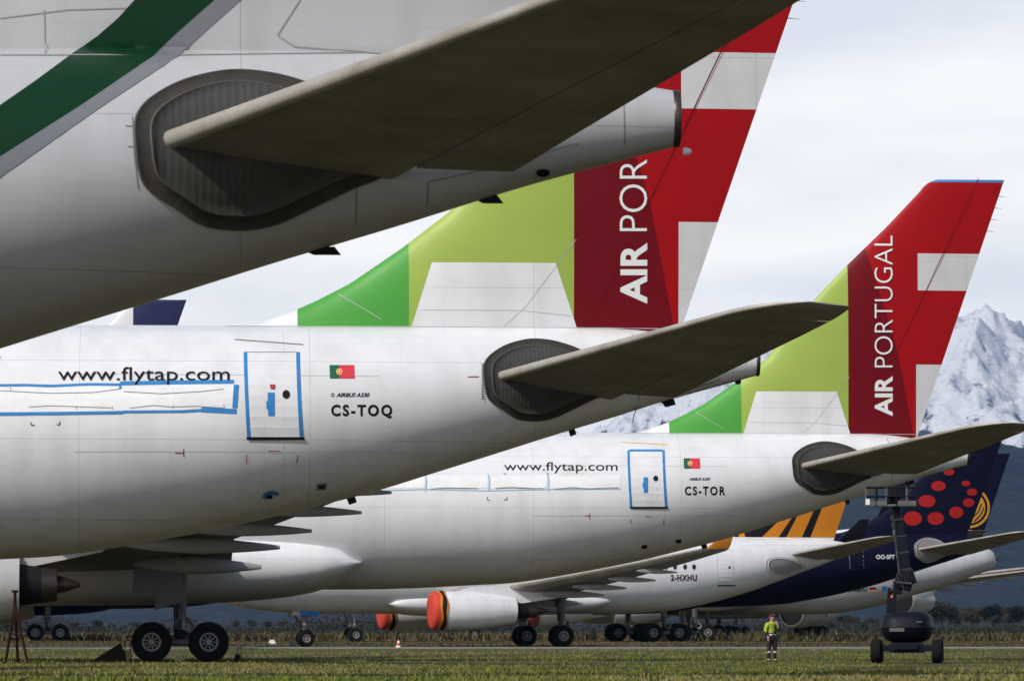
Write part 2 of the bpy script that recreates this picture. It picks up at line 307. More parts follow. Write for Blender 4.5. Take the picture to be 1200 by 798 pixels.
class Plane:
    def __init__(s, name, tail_px, tail_py, Y, theta=0, shape=None, zoff=None):
        s.sh = shape or Shape(); th = R(theta); s.R3 = Matrix.Rotation(th, 3, 'Z'); s.Ri = s.R3.inverted()
        p = P(tail_px, tail_py, Y)
        s.zoff = 0 if zoff is None else zoff
        s.loc = Vector((p.x, p.y, gz(Y)+s.zoff)); s.root = empty(name, s.loc, th); s.cam = s.Ri @ (CAM-s.loc)
    def uv(s, px, py, off=0.006, yfix=None):
        """photo pixel -> local point on the port skin"""
        d = s.Ri @ ray(px, py); y = -2.0 if yfix is None else yfix
        for k in range(7):
            q = s.cam+d*((y-s.cam.y)/d.y)
            if yfix is not None: return q
            y2 = -s.sh.side(q.x, q.z); y = y+(y2-y)*0.8
        return s.skin(q.x, q.z, off)
    def skin(s, x, z, off=0.006):
        e = 0.03; f = s.sh.side; y = f(x, z)
        dx = (f(x+e, z)-f(x-e, z))/(2*e); dz = (f(x, z+e)-f(x, z-e))/(2*e)
        nrm = Vector((-dx, -1, -dz)); 
        if abs(dx)+abs(dz) > 8: nrm = Vector((0, -1, 0))
        nrm.normalize(); return Vector((x, -y, z))+nrm*off*(1 if True else 0)
    def quad(s, mb, c, nu, nv, off, m=0):
        """c = 4 px corners TL,TR,BR,BL"""
        vs = []
        for j in range(nv+1):
            for i in range(nu+1):
                u, v = i/nu, j/nv
                a = [c[0][k]*(1-u)+c[1][k]*u for k in (0, 1)]; bq = [c[3][k]*(1-u)+c[2][k]*u for k in (0, 1)]
                vs.append(s.uv(a[0]*(1-v)+bq[0]*v, a[1]*(1-v)+bq[1]*v, off))
        mb.add(vs, [(j*(nu+1)+i, j*(nu+1)+i+1, (j+1)*(nu+1)+i+1, (j+1)*(nu+1)+i) for j in range(nv) for i in range(nu)], m)
    def ribbon(s, mb, pts, wpx, off=0.007, m=0, step=12):
        for (a, b2) in zip(pts, pts[1:]):
            a = Vector(a); b2 = Vector(b2); d = b2-a; ln = d.length
            if ln == 0: continue
            nn = Vector((-d.y, d.x))/ln*wpx/2; n_ = max(1, int(ln/step))
            s.quad(mb, [a+nn, b2+nn, b2-nn, a-nn], n_, 1, off, m)
    def disc(s, mb, c, rx, ry, off=0.008, m=0, n=24, rin=0):
        vs = []; fs = []
        rr = [rin, 1] if rin else [0.001, .5, 1]
        for r in rr:
            for k in range(n):
                t = 2*math.pi*k/n; vs.append(s.uv(c[0]+math.cos(t)*rx*r, c[1]+math.sin(t)*ry*r, off))
        for i in range(len(rr)-1): fs += [(i*n+k, i*n+(k+1) % n, (i+1)*n+(k+1) % n, (i+1)*n+k) for k in range(n)]
        mb.add(vs, fs, m)
    def text(s, name, txt, box, mat, off=0.012, bold=0.0, rot=False, parent=None, shear=0, space=1.0):
        """fit text into px box (x0,y0,x1,y1)"""
        cu = bpy.data.curves.new('t', 'FONT'); cu.body = txt; cu.size = 1; cu.offset = bold; cu.shear = shear; cu.space_character = space; cu.resolution_u = 4
        to = bpy.data.objects.new('t', cu); COL.objects.link(to)
        dg = bpy.context.evaluated_depsgraph_get(); me = bpy.data.meshes.new_from_object(to.evaluated_get(dg))
        vs = [v.co.copy() for v in me.vertices]; fs = [tuple(p.vertices) for p in me.polygons]
        bpy.data.objects.remove(to); bpy.data.curves.remove(cu); bpy.data.meshes.remove(me)
        x0, x1 = min(v.x for v in vs), max(v.x for v in vs); y0, y1 = min(v.y for v in vs), max(v.y for v in vs)
        X0, Y0, X1, Y1 = box; out = []
        for v in vs:
            u, q = (v.x-x0)/(x1-x0), (v.y-y0)/(y1-y0)
            px, py = (X0+u*(X1-X0), Y1-q*(Y1-Y0)) if not rot else (X1-q*(X1-X0), Y1-u*(Y1-Y0))
            out.append(s.uv(px, py, off))
        return mkobj(name, out, fs, mat, parent or s.root)

def build_fuselage(pl, mat, stripes=None):
    sh = pl.sh; aa = []; a = 0
    while a < 58.4: aa.append(a); a += 0.12 if a < 1 else 0.3 if a < 20 else 1.0 if a < 48 else 0.35
    aa += [58.3, 58.4]; n = 96; vs = []
    for a in aa:
        t, b, h = lerp_tab(sh.TOP, a), lerp_tab(sh.BOT, a), lerp_tab(sh.HW, a); zc, hz = (t+b)/2, (t-b)/2
        for k in range(n):
            q = 2*math.pi*k/n; vs.append(sh.m((-a, math.sin(q)*h, zc+math.cos(q)*hz)))
    fs = [(i*n+k, i*n+(k+1) % n, (i+1)*n+(k+1) % n, (i+1)*n+k) for i in range(len(aa)-1) for k in range(n)]
    fs.append(tuple(range(n))); fs.append(tuple(range((len(aa)-1)*n, len(aa)*n))[::-1])
    o = mkobj('fuselage', vs, fs, [mat, MT['darkmetal']], pl.root, None, True); fix_normals(o, 40)
    # dark exhaust nozzle ring of the auxiliary power unit
    mb = MB(); zc = (7.12+7.80)/2
    ring = []
    for (x, r0, r1) in ((-0.04, .35, .345), (-.015, .362, .356), (0.05, .352, .352), (0.05, .30, .30), (0.004, .28, .28)):
        ring.append([sh.m((x, math.sin(2*math.pi*k/24)*r0, zc+math.cos(2*math.pi*k/24)*r1)) for k in range(24)])
    v = [p for r in ring for p in r]
    mb.add(v, [(i*24+k, i*24+(k+1) % 24, (i+1)*24+(k+1) % 24, (i+1)*24+k) for i in range(4) for k in range(24)]+[tuple(range(96, 120))])
    mb.build('exhaust_nozzle', [MT['darkmetal']], pl.root, True)
    return o

HINGE = ((-3.95, 8.27), (.45, 17.5))     # rudder hinge line (x,z)
def build_fin(pl, mats, cuts=(), classify=None, rudder=True):
    sh = pl.sh; bm = bmesh.new()
    zs = [7.4, 7.8, 8.1, 8.18, 8.24, 8.3, 8.4, 8.5, 8.6, 8.72, 8.87, 9.05, 9.25, 9.45, 9.66, 9.88, 10.1, 10.5, 10.95]
    zs += [10.95+(17.0-10.95)*k/14 for k in range(1, 15)]+[17.1, 17.18, 17.25, 17.32, 17.38, 17.42, 17.455]
    us = [(1-math.cos(math.pi*k/40))/2 for k in range(41)]
    for sgn in (-1, 1):
        grid = []
        for z in zs:
            xl = lerp_tab(LE, z); xt = TE0[1]+(z-TE0[0])*(TE1[1]-TE0[1])/(TE1[0]-TE0[0]); tk = fin_t(z)*(1 if z < 17.3 else math.sqrt(max(0, 1-((z-17.3)/.16)**2)))
            grid.append([bm.verts.new((xl+(xt-xl)*u, sgn*tk*naca(u), z)) for u in us])
        for i in range(len(zs)-1):
            for k in range(40):
                q = (grid[i][k], grid[i][k+1], grid[i+1][k+1], grid[i+1][k])
                try: bm.faces.new(q if sgn < 0 else q[::-1])
                except ValueError: pass
    bmesh.ops.remove_doubles(bm, verts=bm.verts[:], dist=0.0008)
    bmesh.ops.dissolve_degenerate(bm, edges=bm.edges[:], dist=0.0005)
    allcuts = list(cuts)+([HINGE] if rudder else [])
    for (a, b) in allcuts:
        d = Vector((b[0]-a[0], 0, b[1]-a[1]))
        bmesh.ops.bisect_plane(bm, geom=bm.verts[:]+bm.edges[:]+bm.faces[:], plane_co=(a[0], 0, a[1]), plane_no=(d.z, 0, -d.x), dist=0.0005)
    bmesh.ops.recalc_face_normals(bm, faces=bm.faces[:])
    bm.verts.index_update()
    parts = {0: [], 1: []}
    for f in bm.faces:
        c = f.calc_center_median(); hx = HINGE[0][0]+(c.z-HINGE[0][1])*(HINGE[1][0]-HINGE[0][0])/(HINGE[1][1]-HINGE[0][1])
        parts[1 if rudder and c.x > hx and c.z > 8.3 else 0].append((tuple(v.index for v in f.verts), classify(c.x, c.z) if classify else 0))
    co = [v.co.copy() for v in bm.verts]; bm.free(); out = []
    for k, nm in ((0, 'vertical_fin'), (1, 'rudder')):
        if not parts[k]: continue
        used = sorted({i for f, _ in parts[k] for i in f}); mp_ = {a: b for b, a in enumerate(used)}
        o = mkobj(nm, [sh.m(co[i]) for i in used], [tuple(mp_[i] for i in f) for f, _ in parts[k]], mats, pl.root, [c for _, c in parts[k]], True)
        o.data.set_sharp_from_angle(angle=R(40)); out.append(o)
    return out

def foil(x0, c, y, z0, t, inc, fa, fb, n=14, lowf=.8, blunt=0):
    """closed ring of an aerofoil slice between chord fractions fa..fb (x aft positive)"""
    pts = []; us = [fa+(fb-fa)*(1-math.cos(math.pi*k/n))/2 for k in range(n+1)]
    def prof(u): return max(naca(u), blunt*math.sqrt(1-(1-min(u/.045, 1))**2)*(1-u)) if blunt else naca(u)
    if blunt: us = sorted(us+[.004, .016, .033]) if fa < .01 else us
    for u in us[::-1]: pts.append((u, prof(u)*t/2*1.0))
    for u in (us[1:] if fa < 0.01 else us): pts.append((u, -prof(u)*t/2*(lowf if u > .1 else lowf+(1-lowf)*(1-u/.1))))
    ca, sa = math.cos(inc), math.sin(inc)
    return [Vector((x0+u*c*ca+h*sa, y, z0-u*c*sa+h*ca)) for u, h in pts]
def loft(name, secs, mats, parent, sh, yk, idxf=None, smooth=True, caps=True):
    n = len(secs[0]); vs = [sh.m(p, yk) for s_ in secs for p in s_]; fs = []; ix = []
    for i in range(len(secs)-1):
        for k in range(n):
            fs.append((i*n+k, i*n+(k+1) % n, (i+1)*n+(k+1) % n, (i+1)*n+k)); ix.append(idxf(i, k, n) if idxf else 0)
    if caps:
        fs.append(tuple(range(n))); fs.append(tuple(range((len(secs)-1)*n, len(secs)*n))); ix += [0, 0]
    o = mkobj(name, vs, fs, mats, parent, ix, smooth); fix_normals(o, 38); return o

def stab_secs(sgn, ys, fa, fb, inc=5):
    out = []
    for y in ys:
        xl = -6.15+(y-1.75)*.66; c = lerp_tab([(0.5, 4.6), (1.9, 4.15), (8.3, 2.3), (9.7, 1.85)], y)
        if y > 8.6: e = (y-8.6)/1.14; k = (1-math.sqrt(max(0, 1-e*e)))*1.15; xl += k; c -= k*0.97
        z = 7.05+(y-1.75)*.152; t = lerp_tab([(.5, .42), (2, .40), (9, .20), (9.4, .15), (9.6, .10), (9.72, .03)], y)
        out.append(foil(xl, c, sgn*y, z, t, R(inc), fa, fb, lowf=.5, blunt=.68))
    return out
def build_tail(pl, side=(-1, 1), mat=None, inc=5.0):
    ys = [.7, 1.3, 1.9, 3, 4.5, 6, 7.5, 8.3, 8.7, 9.0, 9.2, 9.4, 9.55, 9.66, 9.72]
    yk = pl.sh.tk if hasattr(pl.sh, 'tk') else None
    for sg in side:
        st = loft('tailplane', stab_secs(sg, ys, 0, .72, inc), [mat or MT['stab'], MT['leading']], pl.root, pl.sh, yk, lambda i, k, n: 1 if 12 <= k % n <= 21 else 0)
        loft('elevator', stab_secs(sg, [1.45, 3, 4.5, 6, 7.5, 8.75], .732, 1, inc), [mat or MT['stab']], st, pl.sh, yk)
        loft('tip_fairing', stab_secs(sg, [8.8, 9.0, 9.2, 9.4, 9.55, 9.66, 9.72], .72, 1, inc), [mat or MT['stab']], st, pl.sh, yk)

# outline of the apron round the tailplane root, traced once on the second aircraft (px)
APR = [(567, 447), (566, 430), (571, 419), (584, 409), (600, 402), (622, 397.5), (645, 399), (665, 404), (682, 411), (700, 424), (716, 436), (728, 445), (727, 449), (712, 461), (695, 468), (672, 479), (650, 489), (630, 493), (607, 491), (590, 481), (574, 470), (569, 460)]
def build_apron(pl, loc_outline, dark=True, simple=None):
    cen = Vector((sum(p[0] for p in loc_outline)/len(loc_outline)-.3, sum(p[1] for p in loc_outline)/len(loc_outline)))
    nn = len(loc_outline); dense = []
    for i in range(nn):
        p0, p1, p2, p3 = [Vector(loc_outline[(i+k) % nn]) for k in (-1, 0, 1, 2)]
        for k in range(4):
            t = k/4; dense.append(.5*((2*p1)+(-p0+p2)*t+(2*p0-5*p1+4*p2-p3)*t*t+(-p0+3*p1-3*p2+p3)*t**3))
    rings = [(1.0, .004, 0), (.995, .03, 0), (.982, .032, 0), (.975, .024, 1), (.84, .03, 1), (.832, .04, 0), (.818, .04, 0), (.81, .022, 2), (.7, .02, 2), (.55, .015, 2), (.4, .015, 2), (.25, .015, 2), (.1, .015, 2), (.01, .015, 2)]
    vs = []; n = len(dense)
    for (r, off, _) in rings:
        for p in dense:
            q = cen+(p-cen)*r; vs.append(pl.skin(q.x*1.0, q.y, off))
    fs = []; ix = []
    for i in range(len(rings)-1):
        for k in range(n): fs.append((i*n+k, i*n+(k+1) % n, (i+1)*n+(k+1) % n, (i+1)*n+k)); ix.append(rings[i+1][2])
    mats = [MT['rim'], MT['seal'], MT['apron']] if not simple else simple
    o = mkobj('tailplane_apron', vs, fs, mats, pl.root, ix, True)
    # starboard twin
    v2 = [Vector((v.x, -v.y, v.z)) for v in vs]; mkobj('tailplane_apron', v2, [f[::-1] for f in fs], mats, pl.root, ix, True)
    return o

def wheel_mb(r, wd, n=36):
    """wheel about the y axis, centred on origin, outer face at -y and +y"""
    mb = MB(); h = wd/2; rr = r*.46
    prof = [(-h*.55, .01), (-h*.62, r*.10), (-h*.60, r*.13), (-h*.32, r*.16), (-h*.30, r*.36), (-h*.72, r*.40), (-h*.76, rr), (-h*.74, rr*1.02), (-h*.96, r*.62), (-h, r*.8), (-h*.86, r*.93), (-h*.5, r*.99), (0, r),
            (h*.5, r*.99), (h*.86, r*.93), (h, r*.8), (h*.96, r*.62), (h*.74, rr*1.02), (h*.76, rr), (h*.72, r*.40), (h*.30, r*.36), (h*.3, r*.16), (h*.62, r*.12), (h*.55, .01)]
    mats = [1, 1, 1, 2, 1, 1, 1]+[0]*9+[1, 1, 1, 2, 1, 1, 1]
    mb.lathe(prof, (0, 0, 0), 'y', n, mats)
    for sg in (-1, 1):
        for k in range(9):
            t = 2*math.pi*k/9; p = Vector((math.cos(t)*r*.26, sg*h*.33, math.sin(t)*r*.26))
            mb.tube(p, p+Vector((0, sg*.02, 0)), r*.055, m=1, n=8)
            mb.tube(Vector((math.cos(t)*r*.14, sg*h*.42, math.sin(t)*r*.14)), Vector((math.cos(t)*r*.38, sg*h*.46, math.sin(t)*r*.38)), r*.025, m=1, n=6)
    return mb
WMATS = None
WCACHE = {}
def put_wheel(parent, r, wd, loc):
    key = (round(r, 3), round(wd, 3))
    if key not in WCACHE:
        o = wheel_mb(r, wd).build('wheel', [MT['tyre'], MT['wheel'], MT['black']], parent, True); WCACHE[key] = o.data
    else:
        o = bpy.data.objects.new('wheel', WCACHE[key]); COL.objects.link(o); o.parent = parent
    o.location = loc; return o

def main_gear(pl, x, y, ztop, r, bogie, zg, nw=2, panel=True, tw=1.4, wb=1.98):
    """zg: local ground height"""
    sg = -1 if y < 0 else 1; mb = MB(); za = zg+r
    mb.tube((x, y, za+.15), (x, y, za+.95), .15, .15, 1, 14); mb.tube((x, y, za+.8), (x, y, ztop), .21, .26, 0, 14)
    mb.tube((x+.25, y, za+.9), (x+.55, y, za+.55), .05, m=1); mb.tube((x+.55, y, za+.55), (x+.2, y, za+.15), .05, m=1)
    mb.tube((x, y, ztop-.8), (x-1.6, y-sg*1.2, ztop), .09, m=0); mb.tube((x, y, ztop-1.0), (x, y-sg*1.9, ztop), .1, m=0)
    for k in range(5): mb.tube((x-.18+.05*k, y+sg*.16, za+.2), (x-.22+.07*k, y+sg*.2, za+1.25), .018, m=2, n=6)
    if bogie:
        mb.tube((x-wb/2, y, za), (x+wb/2, y, za), .14, .14, 1, 12); mb.tube((x-wb/2, y, za+.16), (x-.1, y, za+.52), .05, m=1); mb.tube((x+.1, y, za+.4), (x+wb/2, y, za+.2), .07, m=1)
        for dx in (-wb/2, wb/2):
            mb.tube((x+dx, y-tw/2, za), (x+dx, y+tw/2, za), .10, m=1)
            for d in (-1, 1): mb.tube((x+dx, y+d*(tw/2-.33), za), (x+dx, y+d*(tw/2-.22), za), r*.5, m=0, n=18)
        mb.box((x, y+sg*(.22), za+.28), (.34, .16, .30), 2, None, .03); mb.box((x-.3, y+sg*.2, za+.5), (.12, .1, .3), 1)
        for k in range(3): mb.tube((x-.7+.3*k, y+sg*.18, za+.12), (x-.2+.25*k, y+sg*.24, za+.42-.05*k), .02, m=2, n=6)
    else:
        mb.tube((x, y-tw/2, za), (x, y+tw/2, za), .09, m=1)
        for k in range(3): mb.tube((x+.2, y+sg*.15, za+.1+.1*k), (x+.3+.05*k, y+sg*.2, za+.8), .018, m=2, n=6)
    g = mb.build('main_gear', [MT['steel'], MT['wheel'], MT['black']], pl.root, True)
    for dx in ((-wb/2, wb/2) if bogie else (0,)):
        for d in (-1, 1): put_wheel(g, r, r*.62, (x+dx, y+d*tw/2, za))
    return g
def nose_gear(pl, x, ztop, r, zg, tape=None):
    mb = MB(); za = zg+r
    mb.tube((x, 0, za), (x-.12, 0, ztop), .11, .13, 1, 12); mb.tube((x, -.3, za), (x, .3, za), .06, m=1)
    mb.tube((x-.05, 0, za+.5), (x-1.0, 0, ztop), .05, m=0); mb.tube((x+.12, 0, za+.7), (x+.4, 0, za+.4), .04, m=1); mb.tube((x+.4, 0, za+.4), (x+.1, 0, za+.1), .04, m=1)
    for d in (-1, 1):
        mb.box((x-.1, d*.16, za+.75), (.16, .12, .14), 2, None, .02)
        mb.box((x-.1, d*.55, ztop-.22), (1.5, .035, .62), 3, None, .01)
    g = mb.build('nose_gear', [MT['steel'], MT['wheel'], MT['wtext'], MT['fair']], pl.root, True)
    for d in (-1, 1): put_wheel(g, r, r*.6, (x, d*.25, za))
    if tape:
        m2 = MB(); m2.box((x+.1, -.5, ztop-.25), (1.0, .3, .62), 0, None, .06); m2.build('tape_wrap', [MT['blue']], g, True)
    return g

def build_wing(pl, mat, yk=None, engines=(9.37,), nacelle=None, cover=None, winglet='white2', er=1.0, bent=0.0, fairs=True, sides=(-1, 1)):
    sh = pl.sh
    def wsec(y):
        xl = lerp_tab([(0, -39.5), (2.8, -37.6), (29, -21.6)], y); xt = lerp_tab([(0, -26.6), (2.8, -26.6), (9.5, -26.6), (29, -19.3)], y)
        z = 3.55+max(0, y-2)*math.tan(R(5.3))*1.0+.0012*y*y*(.9); return xl, xt-xl, z, lerp_tab([(0, 1.5), (9.5, 1.0), (29, .30)], y)
    for sg in sides:
        secs = []
        for y in (0, 2, 4, 6.5, 9.5, 13, 17, 21, 25, 28, 29):
            xl, c, z, t = wsec(y); secs.append(foil(xl, c, sg*y, z+c*.02, t, R(2.0), 0, 1, 12))
        # winglet sections
        for (dy, dz, dx, c, t) in ((.35, .12, .55, 1.9, .2), (.6, .45, .95, 1.6, .15), (.85, 1.1, 1.55, 1.15, .1), (1.05, 1.75, 2.15, .7, .05)):
            xl, _, z, _ = wsec(29); s_ = foil(xl+dx, c, 0, 0, t, 0, 0, 1, 12)
            secs.append([Vector((p.x, sg*(29+dy)-sg*p.z*.8, z+dz+p.z*.3)) for p in s_])
        wing = loft('wing', secs[:12], [mat, MT['leading']], pl.root, sh, yk, lambda i, k, n: 1 if 9 <= k <= 15 else 0)
        loft('winglet', secs[11:], [MT[winglet] if isinstance(winglet, str) else winglet], wing, sh, yk)
        if fairs:
            for yy, ln, rr, xe in ((6.3, 4.4, .30, -25.6), (11.5, 5.2, .27, -25.07), (15.3, 4.6, .23, -24.1), (19.2, 4.0, .20, -22.6), (23.0, 3.4, .17, -21.8)):
                xl, c, z, t = wsec(yy); xt = xe-.38*ln; mb = []
                for k in range(13):
                    u = k/12; r = rr*math.sqrt(max(0.0, math.sin(math.pi*min(u*.93+.03, 1))))*(1 if u < .5 else 1-.35*(u-.5)*2)
                    mb.append([Vector((xt-ln*.62+u*ln, sg*yy+math.sin(q)*r*.62, z-.42-rr*.45-.10*u+math.cos(q)*r)) for q in [2*math.pi*j/16 for j in range(16)]])
                loft('flap_fairing', mb, [MT['flapgrey']], wing, sh, yk)
        for ei, ye in enumerate(engines):
            xl, c, z, t = wsec(ye); x0 = xl-5.1; zc = z-1.35*er-.28; q = []
            def rr_(h, r): return (h*1.0, r*er)
            prof = [(.35, 1.18), (.12, 1.25), (0, 1.33), (.06, 1.42), (.3, 1.50), (1.0, 1.58), (2.2, 1.56), (3.4, 1.40), (4.5, 1.16), (4.85, 1.08), (4.85, 1.02), (4.3, .95), (4.3, .80), (5.6, .62), (6.1, .56), (6.1, .5), (5.6, .42), (6.4, .25), (6.9, .06)]
            mats_ = [2, 2, 3, 0, 0, 0, 0, 0, 0, 2, 2, 2, 2, 1, 1, 2, 1, 1]
            c0 = (x0, sg*ye, zc); pm = MB(); nn = 40
            for (h, r) in prof:
                for k in range(nn):
                    a = 2*math.pi*k/nn; pm.v.append(Vector((x0+h, sg*ye+math.sin(a)*r*er, zc+math.cos(a)*r*er)))
            for i in range(len(prof)-1):
                for k in range(nn): pm.f.append((i*nn+k, i*nn+(k+1) % nn, (i+1)*nn+(k+1) % nn, (i+1)*nn+k)); pm.i.append(mats_[i])
            pm.f.append(tuple(range(nn))); pm.i.append(2); pm.f.append(tuple(range((len(prof)-1)*nn, len(prof)*nn))); pm.i.append(1)
            pm.v = [map_eng(sh, v, yk, Vector(c0)) for v in pm.v]
            eng = pm.build('engine', [nacelle or MT['fair'], MT['darkmetal'], MT['black'], MT['leading']], pl.root, True)
            # pylon
            py = [[Vector((x0+a_, sg*ye+s_*w_, zc+h_*er)) for (a_, h_) in ((1.2, 1.5), (2.4, 1.95), (5.3, 2.25), (8.6, 1.75), (7.6, 1.1), (5.2, .6), (3.0, 1.2)) for s_ in (1,)] for w_ in (-.2, .2)]
            loft('pylon', [[map_eng(None, p, None, None) for p in r] for r in py], [nacelle or MT['fair']], eng, _Id(sh, yk, Vector(c0)), None, None, False)
            if cover:
                cm = MB(); pr = [(-.10, .02), (-.13, .6), (-.10, 1.0), (-.06, 1.34), (.0, 1.47), (.06, 1.54), (.14, 1.57), (.30, 1.60), (.42, 1.63), (.54, 1.635), (.64, 1.645), (.72, 1.63)]
                mm_ = [0, 0, 0, 0, 0, 0, 0, 1, 2, 2, 1]
                pts = []
                for j, (h, r) in enumerate(pr):
                    for k in range(nn):
                        a = 2*math.pi*k/nn; rw = r*(1+.012*math.sin(a*7+j)) if j > 3 else r
                        cm.v.append(map_eng(sh, Vector((x0+h+.04*math.sin(a*5+j*.7)*(j > 5), sg*ye+math.sin(a)*rw*er, zc+math.cos(a)*rw*er)), yk, Vector(c0)))
                for i in range(len(pr)-1):
                    for k in range(nn): cm.f.append((i*nn+k, i*nn+(k+1) % nn, (i+1)*nn+(k+1) % nn, (i+1)*nn+k)); cm.i.append(cover[mm_[i]])
                cm.f.append(tuple(range(nn))); cm.i.append(cover[0])
                cm.build('intake_cover', cover[3], eng, True)
    return None
def map_eng(sh, v, yk, c):
    if sh is None: return v
    cm_ = sh.m(c, yk); k = getattr(sh, 'ek', 1.0); k = k if k != 1.0 else sh.xs
    d = v-c; return cm_+Vector((d.x*getattr(sh, 'ex', sh.xs)+getattr(sh, 'edx', 0), d.y*k, d.z*k+getattr(sh, 'edz', 0)))
class _Id:
    def __init__(s, sh, yk, c): s.sh, s.yk, s.c = sh, yk, c
    def m(s, v, yk=None): return map_eng(s.sh, Vector(v), s.yk, s.c)

def build_belly(pl, mat, yk=None, bx=(-45, 23.0, 1.40)):
    """wing-body fairing"""
    sec = []
    for k in range(29):
        u = k/28; a = math.sin(math.pi*u) if u < .5 else math.sin(math.pi*u)
        e = 1-abs(2*u-1)**3.2; e = max(e, .0)**.62; x = bx[0]+bx[1]*u
        zc = 3.45+.25*(u-.6); hz = max(.02, bx[2]*max(0, 1-abs(2*u-1)**5)**.5); hy = 2.3+.74*max(e, 0)**.3
        ring = []
        for j in range(40):
            q = 2*math.pi*j/40; cx, cz = math.sin(q), math.cos(q); ring.append(Vector((x, hy*abs(cx)**.75*(1 if cx > 0 else -1), zc+hz*abs(cz)**.85*(1 if cz > 0 else -1))))
        sec.append(ring)
    o = loft('belly_fairing', sec, [mat], pl.root, pl.sh, yk); return o

def standard_extras(pl, gearx=-28.4, bogie=True, mat_wing=None, cover=None, engines=(9.37,), nacelle=None, winglet='white2', yk=None, r=.70, far=False, trk=5.34, bell=None, ngx=-50.4, wb=1.98, tw=1.4, er=1.0, tape=None, bx=(-45, 23.0, 1.40)):
    zg = -pl.zoff; build_wing(pl, mat_wing or MT['wing'], yk, engines, nacelle, cover, winglet, er)
    build_belly(pl, bell or MT['fair'], yk, bx)
    for s_ in (-1, 1): main_gear(pl, gearx*pl.sh.xs, s_*trk, pl.sh.mz(4.2), r, bogie, zg, tw=tw, wb=wb)
    nose_gear(pl, ngx*pl.sh.xs, pl.sh.mz(3.2), r*.78, zg, tape)

# ------------------------------------------------------------------ ground, road, mountains
def grid_mesh(name, xs, ys, zf, mat, smooth=True):
    X, Y = np.meshgrid(xs, ys); Z = zf(X, Y); v = np.stack([X, Y, Z], -1).reshape(-1, 3)
    nx, ny = len(xs), len(ys); i = np.arange((nx-1)*(ny-1)); a = (i//(nx-1))*nx+i % (nx-1)
    f = np.stack([a, a+1, a+nx+1, a+nx], -1)
    me = bpy.data.meshes.new(name); me.vertices.add(len(v)); me.vertices.foreach_set('co', v.ravel())
    me.loops.add(f.size); me.loops.foreach_set('vertex_index', f.ravel().astype(np.int32))
    me.polygons.add(len(f)); me.polygons.foreach_set('loop_start', np.arange(len(f), dtype=np.int32)*4)
    me.polygons.foreach_set('loop_total', np.full(len(f), 4, dtype=np.int32)); me.update(calc_edges=True)
    me.polygons.foreach_set('use_smooth', [smooth]*len(f)); me.materials.append(mat)
    o = bpy.data.objects.new(name, me); COL.objects.link(o); return o

def ground_mat():
    m = bpy.data.materials.new('grass_ground'); m.use_nodes = True; n = m.node_tree.nodes; l = m.node_tree.links; b = n['Principled BSDF']
    b.inputs['Roughness'].default_value = 0.9; b.inputs['Specular IOR Level'].default_value = 0.1
    t = n.new('ShaderNodeNewGeometry')
    def nz_(sc, det=5, s3=(1, 1, 1)):
        mp_ = n.new('ShaderNodeMapping'); mp_.inputs['Scale'].default_value = s3; l.new(t.outputs['Position'], mp_.inputs[0])
        q = n.new('ShaderNodeTexNoise'); q.inputs['Scale'].default_value = sc; q.inputs['Detail'].default_value = det; l.new(mp_.outputs[0], q.inputs[0]); return q.outputs[0]
    def rp(s, stops):
        r = n.new('ShaderNodeValToRGB'); e = r.color_ramp.elements
        e[0].position = stops[0][0]; e[0].color = (*stops[0][1], 1); e[1].position = stops[-1][0]; e[1].color = (*stops[-1][1], 1)
        for p, c in stops[1:-1]: x = e.new(p); x.color = (*c, 1)
        l.new(s, r.inputs[0]); return r.outputs[0]
    a = rp(nz_(0.35, 6, (1, .35, 1)), [(.32, (.045, .045, .016)), (.5, (.082, .070, .030)), (.68, (.13, .095, .050))])
    c = rp(nz_(4.0, 6), [(.3, (.45, .45, .42)), (.7, (1.25, 1.25, 1.2))])
    mx_ = n.new('ShaderNodeMix'); mx_.data_type = 'RGBA'; mx_.blend_type = 'MULTIPLY'; mx_.inputs[0].default_value = 1
    l.new(a, mx_.inputs[6]); l.new(c, mx_.inputs[7]); l.new(mx_.outputs[2], b.inputs['Base Color'])
    bp = n.new('ShaderNodeBump'); bp.inputs['Strength'].default_value = .8; bp.inputs['Distance'].default_value = .1
    l.new(nz_(9, 5), bp.inputs['Height']); l.new(bp.outputs[0], b.inputs['Normal']); return m
ys_g = np.concatenate([np.linspace(-300, 180, 13), np.linspace(190, 320, 27), np.geomspace(330, 30000, 40)])
xs_g = np.concatenate([-np.geomspace(400, 20000, 10)[::-1], np.linspace(-300, 300, 31), np.geomspace(400, 20000, 10)])
def gzv(X, Y):
    t = np.clip((Y-200)/100, 0, 1); return 0.25*t*t*(3-2*t)
MT['ground'] = ground_mat()
g = grid_mesh('ground', xs_g, ys_g, gzv, MT['ground']); tag(g, kind='structure')
# concrete strip edging the parking area (seen as a thin pale line)
MT['concrete'] = new_mat('pale_concrete', (0.15, 0.15, 0.13), 0.85, 0, 0.6, (.5, .5, .5), (0.26, 0.25, 0.22), 0.4, 6)
def strip(name, y0, y1, z, mat, x0=-400, x1=500, sl=0.0, thick=.1):
    mb = MB(); n_ = 40
    for i in range(n_):
        a = x0+(x1-x0)*i/n_; b_ = x0+(x1-x0)*(i+1)/n_
        q = [(a, y0+a*sl), (b_, y0+b_*sl), (b_, y1+b_*sl), (a, y1+a*sl)]
        h = [gz(p[1])+z for p in q]
        mb.add([(*p, hh) for p, hh in zip(q, h)]+[(*p, hh-thick-.2) for p, hh in zip(q, h)], [(0, 1, 2, 3), (0, 4, 5, 1), (2, 6, 7, 3)])
    return tag(mb.build(name, mat), kind='structure')
strip('service_road', 264, 271, .06, MT['concrete'])

